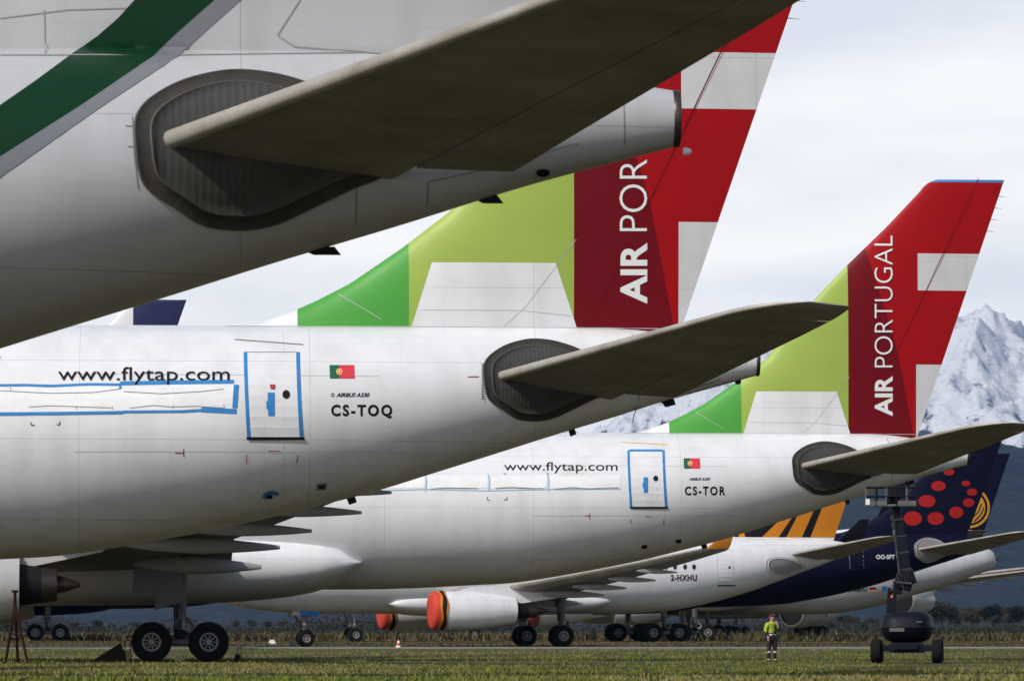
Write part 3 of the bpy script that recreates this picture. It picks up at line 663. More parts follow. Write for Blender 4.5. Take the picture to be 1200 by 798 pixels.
def fbm(X, Y, sc, octs, seed, ridged=False):
    rng = np.random.RandomState(seed); out = np.zeros_like(X, dtype=float); amp = 1; tot = 0
    G = rng.rand(512, 512)
    for k in range(octs):
        x = X/sc*(2**k)+37.3*k; y = Y/sc*(2**k)+11.9*k; xi = np.floor(x).astype(int); yi = np.floor(y).astype(int); fx = x-xi; fy = y-yi
        fx = fx*fx*(3-2*fx); fy = fy*fy*(3-2*fy); g_ = lambda a, b: G[a % 512, b % 512]
        v = (g_(xi, yi)*(1-fx)+g_(xi+1, yi)*fx)*(1-fy)+(g_(xi, yi+1)*(1-fx)+g_(xi+1, yi+1)*fx)*fy
        if ridged: v = 1-abs(2*v-1)
        out += amp*v; tot += amp; amp *= .5
    return out/tot
# snow-covered range, crest heights traced against the photograph's skyline
D_M = 13000.0
CREST = [(-2500, 520), (-500, 560), (300, 500), (640, 505), (700, 500), (760, 478), (850, 446), (930, 452), (1000, 440), (1060, 425), (1090, 408), (1108, 392), (1118, 382), (1135, 379), (1150, 366), (1170, 364), (1200, 372), (1260, 372), (1350, 395), (1600, 430), (2300, 480), (4000, 540)]
def cresth(X): 
    px = X/D_M*FPX+XV; py = np.interp(px, [c[0] for c in CREST], [c[1] for c in CREST]); return (YH-py)/FPX*D_M
def mz_(X, Y):
    t = (Y-(D_M-2600))/2600; h = cresth(X*(D_M/np.maximum(Y, 1)))
    up = np.clip(t, 0, 1)**1.25; dn = np.clip(1-(Y-D_M)/2500, 0, 1)
    r = fbm(X+Y*.35, Y*.45-X*.3, 520, 7, 3, True); r2 = fbm(X-Y*.5, Y*.6+X*.4, 210, 6, 5, True); r3 = fbm(X+Y*.4, Y*.7, 60, 4, 8, True)
    return h*up*dn*(1+0*r)+(r-.52)*360*up*dn+(r2-.56)*150*np.clip(t*3, 0, 1)*dn+(r3-.6)*34*np.clip(t*3, 0, 1)*dn-12
def mountain_mat(snow):
    m = bpy.data.materials.new('snow_rock' if snow else 'forest_slope'); m.use_nodes = True; n = m.node_tree.nodes; l = m.node_tree.links; b = n['Principled BSDF']
    b.inputs['Roughness'].default_value = .85; b.inputs['Specular IOR Level'].default_value = .1
    t = n.new('ShaderNodeNewGeometry'); sp = n.new('ShaderNodeSeparateXYZ')
    q = n.new('ShaderNodeTexNoise'); q.inputs['Scale'].default_value = .012 if snow else .02; q.inputs['Detail'].default_value = 9; q.inputs['Roughness'].default_value = .62
    mp_ = n.new('ShaderNodeMapping'); mp_.inputs['Scale'].default_value = (1, 1, 2.6); l.new(t.outputs['Position'], mp_.inputs[0]); l.new(mp_.outputs[0], q.inputs[0])
    r = n.new('ShaderNodeValToRGB'); e = r.color_ramp.elements
    if snow:
        sn = n.new('ShaderNodeSeparateXYZ'); l.new(t.outputs['Normal'], sn.inputs[0]); l.new(t.outputs['Position'], sp.inputs[0])
        mr = n.new('ShaderNodeMapRange'); mr.inputs[1].default_value = 330; mr.inputs[2].default_value = 620; mr.inputs[3].default_value = -.28; mr.inputs[4].default_value = .12; l.new(sp.outputs[2], mr.inputs[0])
        a = n.new('ShaderNodeMath'); a.operation = 'MULTIPLY_ADD'; a.inputs[1].default_value = .55; l.new(sn.outputs[2], a.inputs[0]); l.new(mr.outputs[0], a.inputs[2])
        a2 = n.new('ShaderNodeMath'); a2.operation = 'ADD'; l.new(a.outputs[0], a2.inputs[0])
        a3 = n.new('ShaderNodeMath'); a3.operation = 'MULTIPLY'; a3.inputs[1].default_value = .9; l.new(q.outputs[0], a3.inputs[0]); l.new(a3.outputs[0], a2.inputs[1])
        e[0].position = .635; e[0].color = (.045, .055, .08, 1); e[1].position = .725; e[1].color = (.64, .66, .70, 1); l.new(a2.outputs[0], r.inputs[0])
    else:
        e[0].position = .35; e[0].color = (.010, .018, .018, 1); e[1].position = .7; e[1].color = (.03, .036, .03, 1); l.new(q.outputs[0], r.inputs[0])
    l.new(r.outputs[0], b.inputs['Base Color'])
    bp = n.new('ShaderNodeBump'); bp.inputs['Strength'].default_value = 1; bp.inputs['Distance'].default_value = 26; l.new(q.outputs[0], bp.inputs['Height']); l.new(bp.outputs[0], b.inputs['Normal'])
    return m
xm = np.concatenate([np.linspace(-7000, 700, 120), np.linspace(712, 2700, 330), np.linspace(2730, 9000, 90)])
mo = grid_mesh('mountains', xm, np.linspace(D_M-2600, D_M+2500, 300), mz_, mountain_mat(True)); tag(mo, kind='structure')
D_F = 8500.0
FC = [(-3000, 640), (300, 600), (640, 560), (850, 520), (950, 505), (1050, 496), (1110, 497), (1160, 500), (1200, 512), (1300, 530), (1700, 560), (3000, 620)]
def fz_(X, Y):
    t = np.clip((Y-(D_F-2800))/2800, 0, 1); px = X*(D_F/np.maximum(Y, 1))/D_F*FPX+XV
    h = (YH-np.interp(px, [c[0] for c in FC], [c[1] for c in FC]))/FPX*D_F
    dn = np.clip(1-(Y-D_F)/1800, 0, 1); r = fbm(X, Y, 900, 7, 21, True); r2 = fbm(X, Y, 60, 3, 4)
    return h*t**.8*dn+(r-.6)*170*t*dn+(r2-.5)*14*t*dn-6
fo = grid_mesh('foothills', np.concatenate([np.linspace(-6000, 400, 90), np.linspace(410, 1800, 180), np.linspace(1820, 6000, 60)]), np.linspace(D_F-2800, D_F+1800, 220), fz_, mountain_mat(False)); tag(fo, kind='structure')

# ------------------------------------------------------------------ airliners
GRP = 'stored airliners parked in rows'
def tap_cls(x, z):
    if z > 17.36: return 6
    if z < 9.74 and x < -4.27:
        xl = -8.19+(z-8.2)*(-7.7+8.19)/(1.54); xr = -4.29+(z-8.25)*(-4.78+4.29)/1.49
        if xl < x < xr: return 0
    if x < -10.85: return 0
    if x < -8.24: return 1
    if x < -4.35: return 2
    if 13.42 < z < 14.76 and x > -1.80: return 5
    if z < 10.74 and x > -1.86: return 5
    xb = -3.70+(z-14.92)*(-2.56+3.70)/(11.28-14.92) if z > 11.28 else -2.56+(z-11.28)*(-1.98+2.56)/(8.3-11.28)
    return 3 if x < xb else 4
TAPCUTS = [((-10.85, 8), (-10.85, 17)), ((-8.24, 8), (-8.24, 17)), ((-4.35, 8), (-4.35, 17)), ((-12, 9.74), (0, 9.74)), ((-8.19, 8.2), (-7.7, 9.74)), ((-4.29, 8.25), (-4.78, 9.74)),
           ((-3, 14.76), (1, 14.76)), ((-3, 13.42), (1, 13.42)), ((-1.80, 8), (-1.80, 17)), ((-1.86, 8), (-1.86, 11)), ((-3, 10.74), (1, 10.74)), ((-3.70, 14.92), (-2.56, 11.28)), ((-2.56, 11.28), (-1.98, 8.3)),
           ((-3, 17.36), (2, 17.36))]
TAPM = lambda: [MT['white'], MT['green'], MT['lime'], MT['dred'], MT['red'], MT['white2'], MT['blue']]

T2 = Plane('airliner', 887, 427, 122.9, 0, None, -.03)
APR_L = [(T2.uv(x, y, 0).x, T2.uv(x, y, 0).z) for x, y in APR]
def tap_common(pl, inc):
    build_fuselage(pl, MT['white']); build_fin(pl, TAPM(), TAPCUTS, tap_cls); build_tail(pl, inc=inc); build_apron(pl, APR_L)
    # seams: fin base fillet, frames on the tail cone
    mb = MB()
    def loc_rib(pts, w_, off=.006, m=0):
        for (a, b_) in zip(pts, pts[1:]):
            a, b_ = Vector(a), Vector(b_); d = b_-a; nn = Vector((-d.y, d.x)).normalized()*w_/2; k = max(1, int(d.length/.15)); vs = []
            for i in range(k+1):
                for s_ in (1, -1): q = a+d*i/k+nn*s_; vs.append(pl.skin(q.x, q.y, off))
            mb.add(vs, [(2*i, 2*i+1, 2*i+3, 2*i+2) for i in range(k)], m)
    loc_rib([(-3.0, 8.05), (-2.86, 7.6), (-2.82, 7.0), (-2.88, 6.35), (-2.95, 6.0)], .022)
    loc_rib([(-1.7, 6.75), (-.9, 7.02), (-.88, 6.86)], .018); loc_rib([(-.62, 7.62), (-.60, 7.0)], .015)
    loc_rib([(-1.95, 6.58), (-1.5, 6.72), (-.2, 7.08)], .014); loc_rib([(-.3, 7.55), (-.3, 7.1)], .012)
    loc_rib([(-7.95, 8.62), (-5.6, 8.62), (-4.4, 8.5)], .012, .006, 1); loc_rib([(-12.5, 8.22), (-1.9, 8.22)], .016, .006, 1)
    loc_rib([(-6.0, 8.25), (-5.5, 8.7), (-4.9, 9.5), (-4.3, 10.3)], .012, .006, 1); loc_rib([(-9.9, 9.0), (-8.9, 8.4)], .012, .006, 1)
    loc_rib([(-16, 7.0), (-9.0, 6.98)], .010, .006, 1); loc_rib([(-11.2, 8.1), (-11.2, 4.2)], .010, .006, 1)
    loc_rib([(-16, 5.2), (-8.4, 5.24)], .010, .006, 1)
    loc_rib([HINGE[0], HINGE[1]], .028, .004, 2); loc_rib([(-3.8, 8.7), (.32, 17.0)], .012, .004, 2)
    mb.build('panel_seams', [MT['line'], MT['lline'], MT['dred']], pl.root)
    # small antennas and drain masts under the tail
    for (x, ln) in ((-2.15, .35), (-9.6, .22), (-4.4, .15)):
        z = lerp_tab(BOT, -x); m2 = MB()
        m2.add([(x-ln/2, -.03, z+.05), (x+ln/2, -.03, z+.05), (x+ln/2+.05, -.015, z-.10), (x-.02, -.015, z-.16), (x-ln/2, .03, z+.05), (x+ln/2, .03, z+.05), (x+ln/2+.05, .015, z-.10), (x-.02, .015, z-.16)],
               [(0, 1, 2, 3), (7, 6, 5, 4), (0, 4, 5, 1), (1, 5, 6, 2), (2, 6, 7, 3), (3, 7, 4, 0)]); m2.build('drain_mast', MT['black'], pl.root)
    # static dischargers on the rudder trailing edge
    m3 = MB()
    for k in range(4):
        z = 15.6+k*.42; x = TE0[1]+(z-TE0[0])*(TE1[1]-TE0[1])/(TE1[0]-TE0[0]); m3.tube((x-.02, 0, z), (x+.28, 0, z-.03), .012, .004, 0, 6)
    m3.build('static_wicks', MT['black'], pl.root)
    for (dx) in (0,):
        m4 = MB(); p = pl.skin(-.45, 6.98, 0); m4.tube(p+Vector((0, .02, 0)), p+Vector((0, -.02, 0)), .075, m=0, n=16); m4.build('drain_port', MT['black'], pl.root)

def door(pl, x0, y0, x1, y1, lean, taped, col='lline', tape_w=4.0, full=False, offs=0):
    """door traced in px; edges bow with the fuselage"""
    W_, H_ = x1-x0, y1-y0; mb = MB()
    bow = lambda y: -lean*math.sin(math.pi*(y-y0)/H_*.5)+0
    L_ = [(x0+lean*(k/6)**1.5, y0+H_*k/6) for k in range(7)]; R_ = [(x1+lean*(k/6)**1.5, y0+H_*k/6) for k in range(7)]
    d = MB(); pl.quad(d, [(x0, y0), (x1, y0), (x1+lean, y1), (x0+lean, y1)], 3, 8, .012, 0)
    pl.ribbon(d, L_, W_*.012, .014, 1, 8); pl.ribbon(d, R_, W_*.012, .014, 1, 8); pl.ribbon(d, [L_[0], R_[0]], W_*.014, .014, 1, 8)
    o = d.build('door', [MT['white'] if col != 'wtext' else MT['navyskin'], MT['line'] if col != 'wtext' else MT['wtext']], pl.root)
    s = MB(); pl.ribbon(s, [(x0-W_*.06+lean, y1), (x1+W_*.08+lean, y1)], H_*.035, .03, 0, 8); s.build('sill', MT['black'], o)
    w_ = MB(); pl.disc(w_, (x0+W_*.76+lean*.4, y0+H_*.49), W_*.075, W_*.085, .018); w_.build('door_window', MT['black'], o)
    if taped:
        t = MB(); pl.ribbon(t, [(a-1+offs, b) for a, b in L_], tape_w, .02, 0, 8); pl.ribbon(t, [(a+1, b) for a, b in R_], tape_w, .02, 0, 8)
        pl.quad(t, [(x0+W_*.42, y0+H_*.47), (x0+W_*.56, y0+H_*.47), (x0+W_*.56, y0+H_*.74), (x0+W_*.43, y0+H_*.74)], 1, 2, .02)
        pl.quad(t, [(x0+W_*.39, y0+H_*.57), (x0+W_*.43, y0+H_*.57), (x0+W_*.43, y0+H_*.66), (x0+W_*.40, y0+H_*.66)], 1, 1, .02)
        if full: pl.ribbon(t, [L_[0], R_[0]], tape_w*.8, .021, 0, 8)
        t.build('door_tape', MT['blue'], o)
    return o
def flag(pl, x0, y0, x1, y1):
    mb = MB(); xm = x0+(x1-x0)*.4
    pl.quad(mb, [(x0, y0), (xm, y0), (xm+.3, y1), (x0+.6, y1)], 2, 2, .012, 0); pl.quad(mb, [(xm, y0), (x1, y0), (x1+.6, y1), (xm+.3, y1)], 2, 2, .012, 1)
    c = (xm, (y0+y1)/2); h = y1-y0; pl.disc(mb, c, h*.24, h*.24, .016, 2, 16); pl.disc(mb, c, h*.14, h*.15, .019, 1, 12); pl.disc(mb, c, h*.07, h*.08, .022, 3, 8)
    return mb.build('national_flag', [MT['flagg'], MT['flagr'], MT['yellow'], MT['wtext']], pl.root)

# --- second aircraft (large, mid picture)
tag(T2.root, 'large white airliner in mid picture with registration CS-TOQ and blue tape round its window film', 'airliner', GRP)
tap_common(T2, 6.3)
standard_extras(T2, bell=MT['white'])
T2.text('web_lettering', 'www.flytap.com', (68, 430.5, 269, 451), MT['text'], .021)
T2.text('type_lettering', 'AIRBUS A330', (394, 460.3, 433, 465.3), MT['text'], .007, .03, shear=.3)
m_ = MB(); T2.disc(m_, (389.8, 462.8), 1.9, 2.2, .014, 0, 16, .6); m_.build('type_emblem', MT['text'], T2.root)
T2.text('registration', 'CS-TOQ', (388, 474, 459.5, 490), MT['text'], .007, .034, space=1.3)
T2.text('fin_lettering', 'AIR', (726.8, 284.5, 758.4, 356), MT['wtext'], .012, .03, rot=True)
T2.text('fin_lettering', 'PORTUGAL', (725.8, 40, 758.4, 271), MT['wtext'], .012, -.012, rot=True)
flag(T2, 386, 428, 415, 443.5)
door(T2, 288.5, 413, 348, 513.5, 4, True)
# window masking film edged with blue tape
f_ = MB(); T2.quad(f_, [(-260, 453), (275, 450), (273, 481), (-260, 485)], 60, 4, .008); T2.ribbon(f_, [(145, 452), (138, 481)], 3, .011)
film = f_.build('window_film', MT['film'], T2.root)
t_ = MB()
for pts, w_ in (([(-260, 454), (30, 451.5), (60, 452.5), (105, 450.5), (141, 451)], 3), ([(141, 449.5), (205, 448.3), (274, 447.5)], 4.6), ([(277, 451), (275, 478)], 6), ([(-260, 488), (60, 484.5), (144, 483.3)], 3.6), ([(144, 482.5), (215, 482), (237, 480.5)], 3.0), ([(236, 480), (277, 482)], 5.5), ([(141, 449), (141, 456)], 3)):
    T2.ribbon(t_, pts, w_, .014)
t_.build('film_tape', MT['blue'], film)
c_ = MB()
for pts in ([(0, 458), (60, 461), (110, 460), (140, 456)], [(145, 459), (190, 461.5), (235, 459), (262, 456)], [(34, 477), (60, 475.5), (130, 478)], [(152, 478.5), (180, 475), (200, 477), (230, 476), (262, 478)], [(12, 454), (13, 459)], [(203, 475), (203, 479)], [(89, 476), (90, 480)], [(131, 476), (132, 480)], [(262, 474), (263, 479)]):
    T2.ribbon(c_, pts, .7, .016)
c_.build('film_creases', MT['line'], film)
k_ = MB()
for pts, mm_ in (([(36, 494.5), (36.5, 498), (40.5, 498.4)], 0), ([(70, 494), (70, 497.5), (66.5, 497.5)], 0), ([(205, 530.5), (215, 530.5)], 1), ([(215, 525.5), (215, 535)], 1), ([(314, 528.5), (328, 528.5)], 1), ([(289, 533), (288.5, 543)], 1), ([(349, 533), (347.5, 542)], 1), ([(275, 398), (355, 404)], 2), ([(548, 441.5), (561, 441.5)], 1), ([(318, 453), (322, 453)], 1)):
    T2.ribbon(k_, pts, 1.0, .012, mm_)
k_.build('stencil_marks', [MT['text'], MT['redmark'], MT['line']], T2.root)
p_ = MB(); T2.ribbon(p_, [(309, 583), (312, 577.5), (320, 576), (326, 579)], 4.2, .02, 0, 4); T2.quad(p_, [(313, 579), (319, 579), (319, 583.5), (312, 583.5)], 1, 1, .022, 1)
T2.quad(p_, [(371, 566.5), (383, 565.5), (382, 573), (371, 573.5)], 1, 1, .02, 2); T2.quad(p_, [(373.5, 568), (380, 567.6), (379.5, 571.5), (373.5, 571.8)], 1, 1, .024, 1)
T2.quad(p_, [(316, 451), (322.5, 451), (321.5, 456), (317, 456)], 1, 1, .03, 3)
p_.build('static_port_patches', [MT['blue'], MT['black'], MT['line'], MT['redmark']], T2.root)
# hinge plate forward of the apron
h_ = MB()
for k in range(16): T2.quad(h_, [(564.0, 427+k*2.6), (566.6, 427+k*2.6), (566.8, 428.6+k*2.6), (564.4, 428.6+k*2.6)], 1, 1, .03, 0)
h_.build('hinge_teeth', [MT['rim']], T2.root)

# --- third aircraft
T3 = Plane('airliner', 1133.5, 538, 188.0, 0, None, -.05)
tag(T3.root, 'white airliner with registration CS-TOR, whole green and red fin showing, boom lift under its tail', 'airliner', GRP)
tap_common(T3, 3.6); standard_extras(T3, bell=MT['white'])
T3.text('web_lettering', 'www.flytap.com', (590.5, 541.5, 723.5, 554.5), MT['text'], .014)
T3.text('type_lettering', 'AIRBUS A330', (807.5, 559.6, 832, 563), MT['text'], .007, .03, shear=.3)
T3.text('registration', 'CS-TOR', (802.5, 569.7, 850, 580.2), MT['text'], .007, .034, space=1.3)
T3.text('fin_lettering', 'AIR', (1025, 440.5, 1046, 487.5), MT['wtext'], .012, .03, rot=True)
T3.text('fin_lettering', 'PORTUGAL', (1024.6, 276.5, 1046, 430.5), MT['wtext'], .035, -.012, rot=True)
flag(T3, 801, 537, 820, 549)
door(T3, 737.5, 528, 776.5, 594.5, 3.0, True, full=True, tape_w=2.8)
f_ = MB()
for (a, b_) in ((150, 240), (242, 330), (332, 425), (427, 498), (500, 572), (574, 641), (643, 727)):
    T3.quad(f_, [(a+1, 557+(b_ % 3)*.4), (b_, 556.5), (b_-.5, 571.5), (a+1, 572+(a % 3)*.5)], 8, 3, .008, 0)
film = f_.build('window_film', MT['film'], T3.root)
t_ = MB()
for x in (498.5, 572.5, 642): T3.ribbon(t_, [(x-1, 555.5), (x+1, 563), (x, 575)], 1.3, .026)
T3.ribbon(t_, [(450, 574.5), (498, 573), (572, 574.8), (642, 573), (727, 572.5)], .7, .024)
t_.build('film_tape', new_mat('masking_tape_pale', (.30, .48, .68), .6), film)
c_ = MB()
for pts in ([(505, 573), (520, 571.5), (560, 572)], [(580, 572), (600, 571), (636, 572.5)], [(650, 573), (670, 571), (690, 572.5), (724, 571)], [(640, 554), (643, 555.5)], [(590, 555), (593, 555)]): T3.ribbon(c_, pts, .7, .03)
c_.build('film_creases', MT['line'], film)
k_ = MB()
for pts, mm_ in (([(571, 582), (571, 585.5), (574, 585.5)], 1), ([(594, 582), (594, 585.5), (590.5, 585.5)], 0), ([(685, 604), (691, 604)], 1), ([(691, 601), (691, 608)], 1), ([(756, 605), (763, 605)], 1), ([(739, 608), (739, 613)], 1), ([(778, 608), (777.5, 614)], 1), ([(728, 518), (782, 521)], 3), ([(769.5, 597), (770, 560)], 3)):
    T3.ribbon(k_, pts, .8, .012, mm_)
for (x, y) in ((755, 640.5), (795, 634)):
    T3.quad(k_, [(x-3, y-2), (x+3.5, y-2.5), (x+3, y+1.8), (x-3, y+2.2)], 1, 1, .012, 0)
k_.build('stencil_marks', [MT['text'], MT['redmark'], MT['line'], MT['yellow']], T3.root)
# large grey leg door hanging at the left main gear
gp = MB(); y_ = -6.35
pts = [T3.uv(x, y, 0, y_) for x, y in ((158, 640), (210, 640), (212, 660), (217.5, 703), (181, 715), (183, 698), (155, 693))]
k0 = len(pts); gp.add([Vector(q) for q in pts]+[Vector((q.x, q.y+.07, q.z)) for q in pts], [tuple(range(k0))[::-1], tuple(range(k0, 2*k0))]+[(i, (i+1) % k0, k0+(i+1) % k0, k0+i) for i in range(k0)])
gp.build('leg_door', new_mat('gear_door_grey', (.10, .10, .105), .45, 0, .5, (1, 1, 1), (.06, .06, .06)), T3.root)

# --- nearest aircraft
T1 = Plane('airliner', 791, 136, 63.4, 0, None, -.15)
tag(T1.root, 'nearest white airliner with dark green and grey stripes, its tailplane filling the top', 'airliner', GRP)
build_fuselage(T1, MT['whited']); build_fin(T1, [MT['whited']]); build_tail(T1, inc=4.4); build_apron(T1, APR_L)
s_ = MB()
U = [(420, -95), (290, 2), (265, 21), (230, 40), (185, 60), (139, 74), (87, 96), (42, 118), (0, 140), (-80, 190), (-200, 270)]
def band(mb, top, bot, m, off=.010):
    n_ = len(top)-1
    for i in range(n_): T1.quad(mb, [top[i], top[i+1], bot[i+1], bot[i]], 5, 6, off, m)
g1 = [(240, -60), (200, -32), (158, 0), (139, 21), (115, 42), (87, 62), (42, 95), (0, 124), (-80, 172), (-200, 232)]
g2 = [(330, -60), (290, -30), (252, 0), (210, 37), (196, 50), (181, 66), (95, 124), (0, 184), (-80, 228), (-200, 290)]
g3 = [(365, -60), (325, -32), (282, 0), (247, 31), (228, 48), (210, 66), (121, 124), (0, 208), (-80, 254), (-200, 320)]
T1b = lambda a, b_: [T1.quad(s_, [a[i], b_[i], b_[i+1], a[i+1]], 8, 5, .010, 0) for i in range(len(a)-1)]
for i in range(len(g1)-1):
    T1.quad(s_, [g1[i], g2[i], g2[i+1], g1[i+1]], 9, 5, .010, 0); T1.quad(s_, [g2[i], g3[i], g3[i+1], g2[i+1]], 3, 5, .010, 1)
s_.build('livery_stripes', [MT['dgreen'], MT['sgrey']], T1.root, True)
l_ = MB()
for pts, m_i in (([(0, 22), (80, 12), (150, 10), (230, 4)], 0), ([(52, 12), (53, 64)], 0), ([(325, 42), (352, 0)], 1), ([(325, 42), (345, 55), (480, 66)], 0), ([(0, 65), (210, 65), (420, 62)], 0), ([(414, 63), (416, 75)], 0), ([(417, 262), (418, 212)], 1), ([(500, 250), (502, 213), (585, 195)], 1), ([(600, 190), (676, 168), (676, 190)], 0), ([(731, 122), (732, 170)], 1), ([(147, 148), (156, 148)], 1), ([(150, 172), (156, 172)], 1), ([(155, 137), (157, 180), (162, 222)], 1)):
    T1.ribbon(l_, pts, 1.2, .008, m_i)
l_.build('panel_seams', [new_mat('seam_faint', (.27, .265, .26), .6), MT['line']], T1.root)
q_ = MB(); T1.disc(q_, (636, 202), 8, 4.5, .015, 0); q_.build('drain_port', MT['black'], T1.root)
for x, ln in ((-4.4, .5), (-2.35, .35), (-8.4, .3)):
    z = lerp_tab(BOT, -x); m2 = MB()
    m2.add([(x-ln/2, -.03, z+.05), (x+ln/2, -.03, z+.05), (x+ln/2+.08, -.015, z-.05), (x, -.015, z-.05), (x-ln/2, .03, z+.05), (x+ln/2, .03, z+.05), (x+ln/2+.08, .015, z-.05), (x, .015, z-.05)],
           [(0, 1, 2, 3), (7, 6, 5, 4), (0, 4, 5, 1), (1, 5, 6, 2), (2, 6, 7, 3), (3, 7, 4, 0)]); m2.build('drain_mast', MT['black'], T1.root)
nb = MB(); nb.lathe([(0, .05), (.05, .05), (.09, .03), (.1, .005)], (.1, 0, 7.06), 'x', 12); nb.build('tail_light', MT['wtext'], T1.root, True)
standard_extras(T1)

# --- small striped-fin twinjet
SA = Shape(.64, .70, .734, 5.9, .63); SA.tk = .66; SA.ek = .74; SA.ex = .93; SA.edx = -.8; SA.edz = -.12
T4 = Plane('airliner', 1001, 652, 285.0, 11, SA, 0)
tag(T4.root, 'smaller white twinjet with orange and black striped fin, red engine covers and registration 2-HXHU', 'airliner', GRP)
build_fuselage(T4, MT['white'])
B4 = [((370, 300), (420, 240)), ((415, 300), (420, 240)), ((447, 300), (445, 240)), ((485, 300), (480, 240)), ((545, 302), (662, 182)), ((658, 305), (762, 148)), ((712, 308), (800, 133)), ((810, 315), (905, 93)), ((865, 318), (948, 100))]
def l4(p): 
    q = T4.uv(780+p[0]/5.217, 580+p[1]/5.217, 0, -.15); return (q.x/SA.xs, SA.iz(q.z))
B4L = [(l4(a), l4(b_)) for a, b_ in B4]
def cls4(x, z):
    if z < 8.3: return 2
    k = sum(1 for (a, b_) in B4L if x > a[0]+(z-a[1])*(b_[0]-a[0])/(b_[1]-a[1])); return 1 if k % 2 == 0 else 0
build_fin(T4, [MT['orange'], MT['black'], MT['white']], B4L+[((-10, 8.3), (0, 8.3))], cls4)
build_tail(T4)
gp_ = [MT['lline'], MT['lline'], new_mat('grey_root_patch', (.27, .27, .28), .5)]
ol = []
for (px, py) in ((898.5, 656), (912, 652.5), (930, 655), (942, 661), (944, 666), (930, 671.5), (918, 675), (899, 669)): q = T4.uv(px, py, 0); ol.append((q.x, q.z))
build_apron(T4, ol, simple=gp_)
CV = {0: 0, 1: 1, 2: 2, 3: [MT['cover'], MT['orange'], MT['black']]}
standard_extras(T4, -27.6, False, None, CV, (10.2,), MT['white'], new_mat('winglet_orange', (.75, .27, .03), .4), .565, r=.58, trk=3.8, tw=.93, ngx=-48.0, bell=MT['white'], er=.86, tape=True, bx=(-41.5, 19.5, .95))
T4.text('registration', '2-HXHU', (786, 673, 816.5, 680.3), MT['text'], .014, .03, space=1.1)
door(T4, 840.2, 644.5, 858.5, 685.5, 1.8, False)
for x in [802.8, 813.3]+[791-k*10.6 for k in range(16)]:
    wv_ = MB(); T4.disc(wv_, (x, 664+ (0)), 2.5, 3.4, .012, 1, 14); T4.disc(wv_, (x, 664), 1.7, 2.6, .016, 0, 12); wv_.build('window', [MT['black'], MT['line']], T4.root)

# --- navy airliner with red dots
T5 = Plane('airliner', 1160, 640, 398.0, 9.3, Shape(fs=.88), 0)
tag(T5.root, 'dark navy airliner with red dots on its fin, OO-SFT on its tail, behind boom lift', 'airliner', GRP)
build_fuselage(T5, MT['navyskin']); build_fin(T5, [MT['navyskin']]); build_tail(T5)
gs_ = [MT['stab'], MT['stab'], new_mat('apron_grey', (.22, .21, .20), .6, 0, .4)]
build_apron(T5, APR_L, simple=gs_)
CD = {0: 0, 1: 0, 2: 0, 3: [MT['dcover']]}
wl5 = new_mat('winglet_dark', (.01, .009, .02), .35)
standard_extras(T5, -27.2, True, None, CD, (9.37,), None, wl5, bell=MT['navyskin'], ngx=-49.5)
wl = [c for c in T5.root.children if c.name.startswith('wing')][0].children[0]
dt = MB()
for (cx, cy, rx, ry) in ((595, 218, 16, 11), (566, 258, 20, 14), (534, 300, 24, 17), (495, 348, 25, 20), (558, 348, 23, 18), (615, 331, 20, 16), (649, 304, 16, 12), (659, 275, 14, 10), (642, 251, 12, 8)):
    T5.disc(dt, (860+cx*.4234, 460+cy*.4234), rx*.4234, ry*.4234, .03)
dt.build('fin_dots', MT['reddot'], T5.root)
T5.text('registration', 'OO-SFT', (1026.5, 649.8, 1048.5, 654.8), MT['wtext'], .03, .03)
door(T5, 994.6, 636.5, 1010.8, 666.5, 1.8, False, 'wtext')

# --- large white airliner with yellow ring on a navy fin
S6 = Shape(1.0, 1.1, 1.0, 8.6, 1.0)
S6.TOP = smooth_tab([(0, 7.3), (.35, 8.0), (1.0, 8.35), (2.5, 8.4), (5, 8.25), (50, 8.25), (54, 7.6), (57, 6.2), (58.4, 4.9)])
S6.BOT = smooth_tab([(0, 6.95), (.35, 6.45), (1.6, 5.95), (5.5, 4.55), (8, 3.9), (11.2, 2.95), (15.3, 2.2), (19, 2.05), (50, 2.1), (54, 3.0), (57, 4.0), (58.4, 4.8)])
S6.HW = smooth_tab([(0, .15), (.35, .75), (1.6, 1.3), (5.5, 2.0), (12, 2.7), (18, 2.85), (50, 2.85), (54, 2.3), (57, 1.3), (58.4, .05)])
T6 = Plane('airliner', 1167.5, 657, 498.0, 4, S6, 0)
tag(T6.root, 'white airliner with a yellow ring on its navy fin, behind the red dotted airliner', 'airliner', GRP)
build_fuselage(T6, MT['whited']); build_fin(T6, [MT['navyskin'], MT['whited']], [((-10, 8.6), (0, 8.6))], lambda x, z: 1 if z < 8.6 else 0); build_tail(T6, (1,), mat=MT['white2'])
cr_ = MB(); T6.disc(cr_, (1136, 594.5), 24, 24, .04, 0, 48, .88); T6.disc(cr_, (1136, 594.5), 18.5, 18.5, .04, 0, 40)
for pts in ([(1138, 607), (1146, 600), (1150, 590)], [(1141, 611), (1149, 603), (1153, 594)], [(1128, 600), (1140, 594), (1147, 582)]): T6.ribbon(cr_, pts, 1.2, .06, 1)
cr_.build('fin_emblem', [MT['crane'], MT['navyskin']], T6.root)
T6.text('registration', 'D-ABVU', (994, 688, 1016, 693), MT['text'], .04, .03)
fl = MB(); 
for k, c in enumerate((0, 1, 2)): T6.quad(fl, [(1018.5, 688+k*1.6), (1026.5, 687.5+k*1.6), (1026.5, 689.2+k*1.6), (1018.5, 689.6+k*1.6)], 1, 1, .04, k)
T6.quad(fl, [(1033.5, 687), (1039.5, 686.6), (1039.5, 691.5), (1033.5, 692)], 1, 1, .04, 3)
fl.build('national_flag', [MT['black'], MT['flagr'], MT['yellow'], MT['blue']], T6.root)
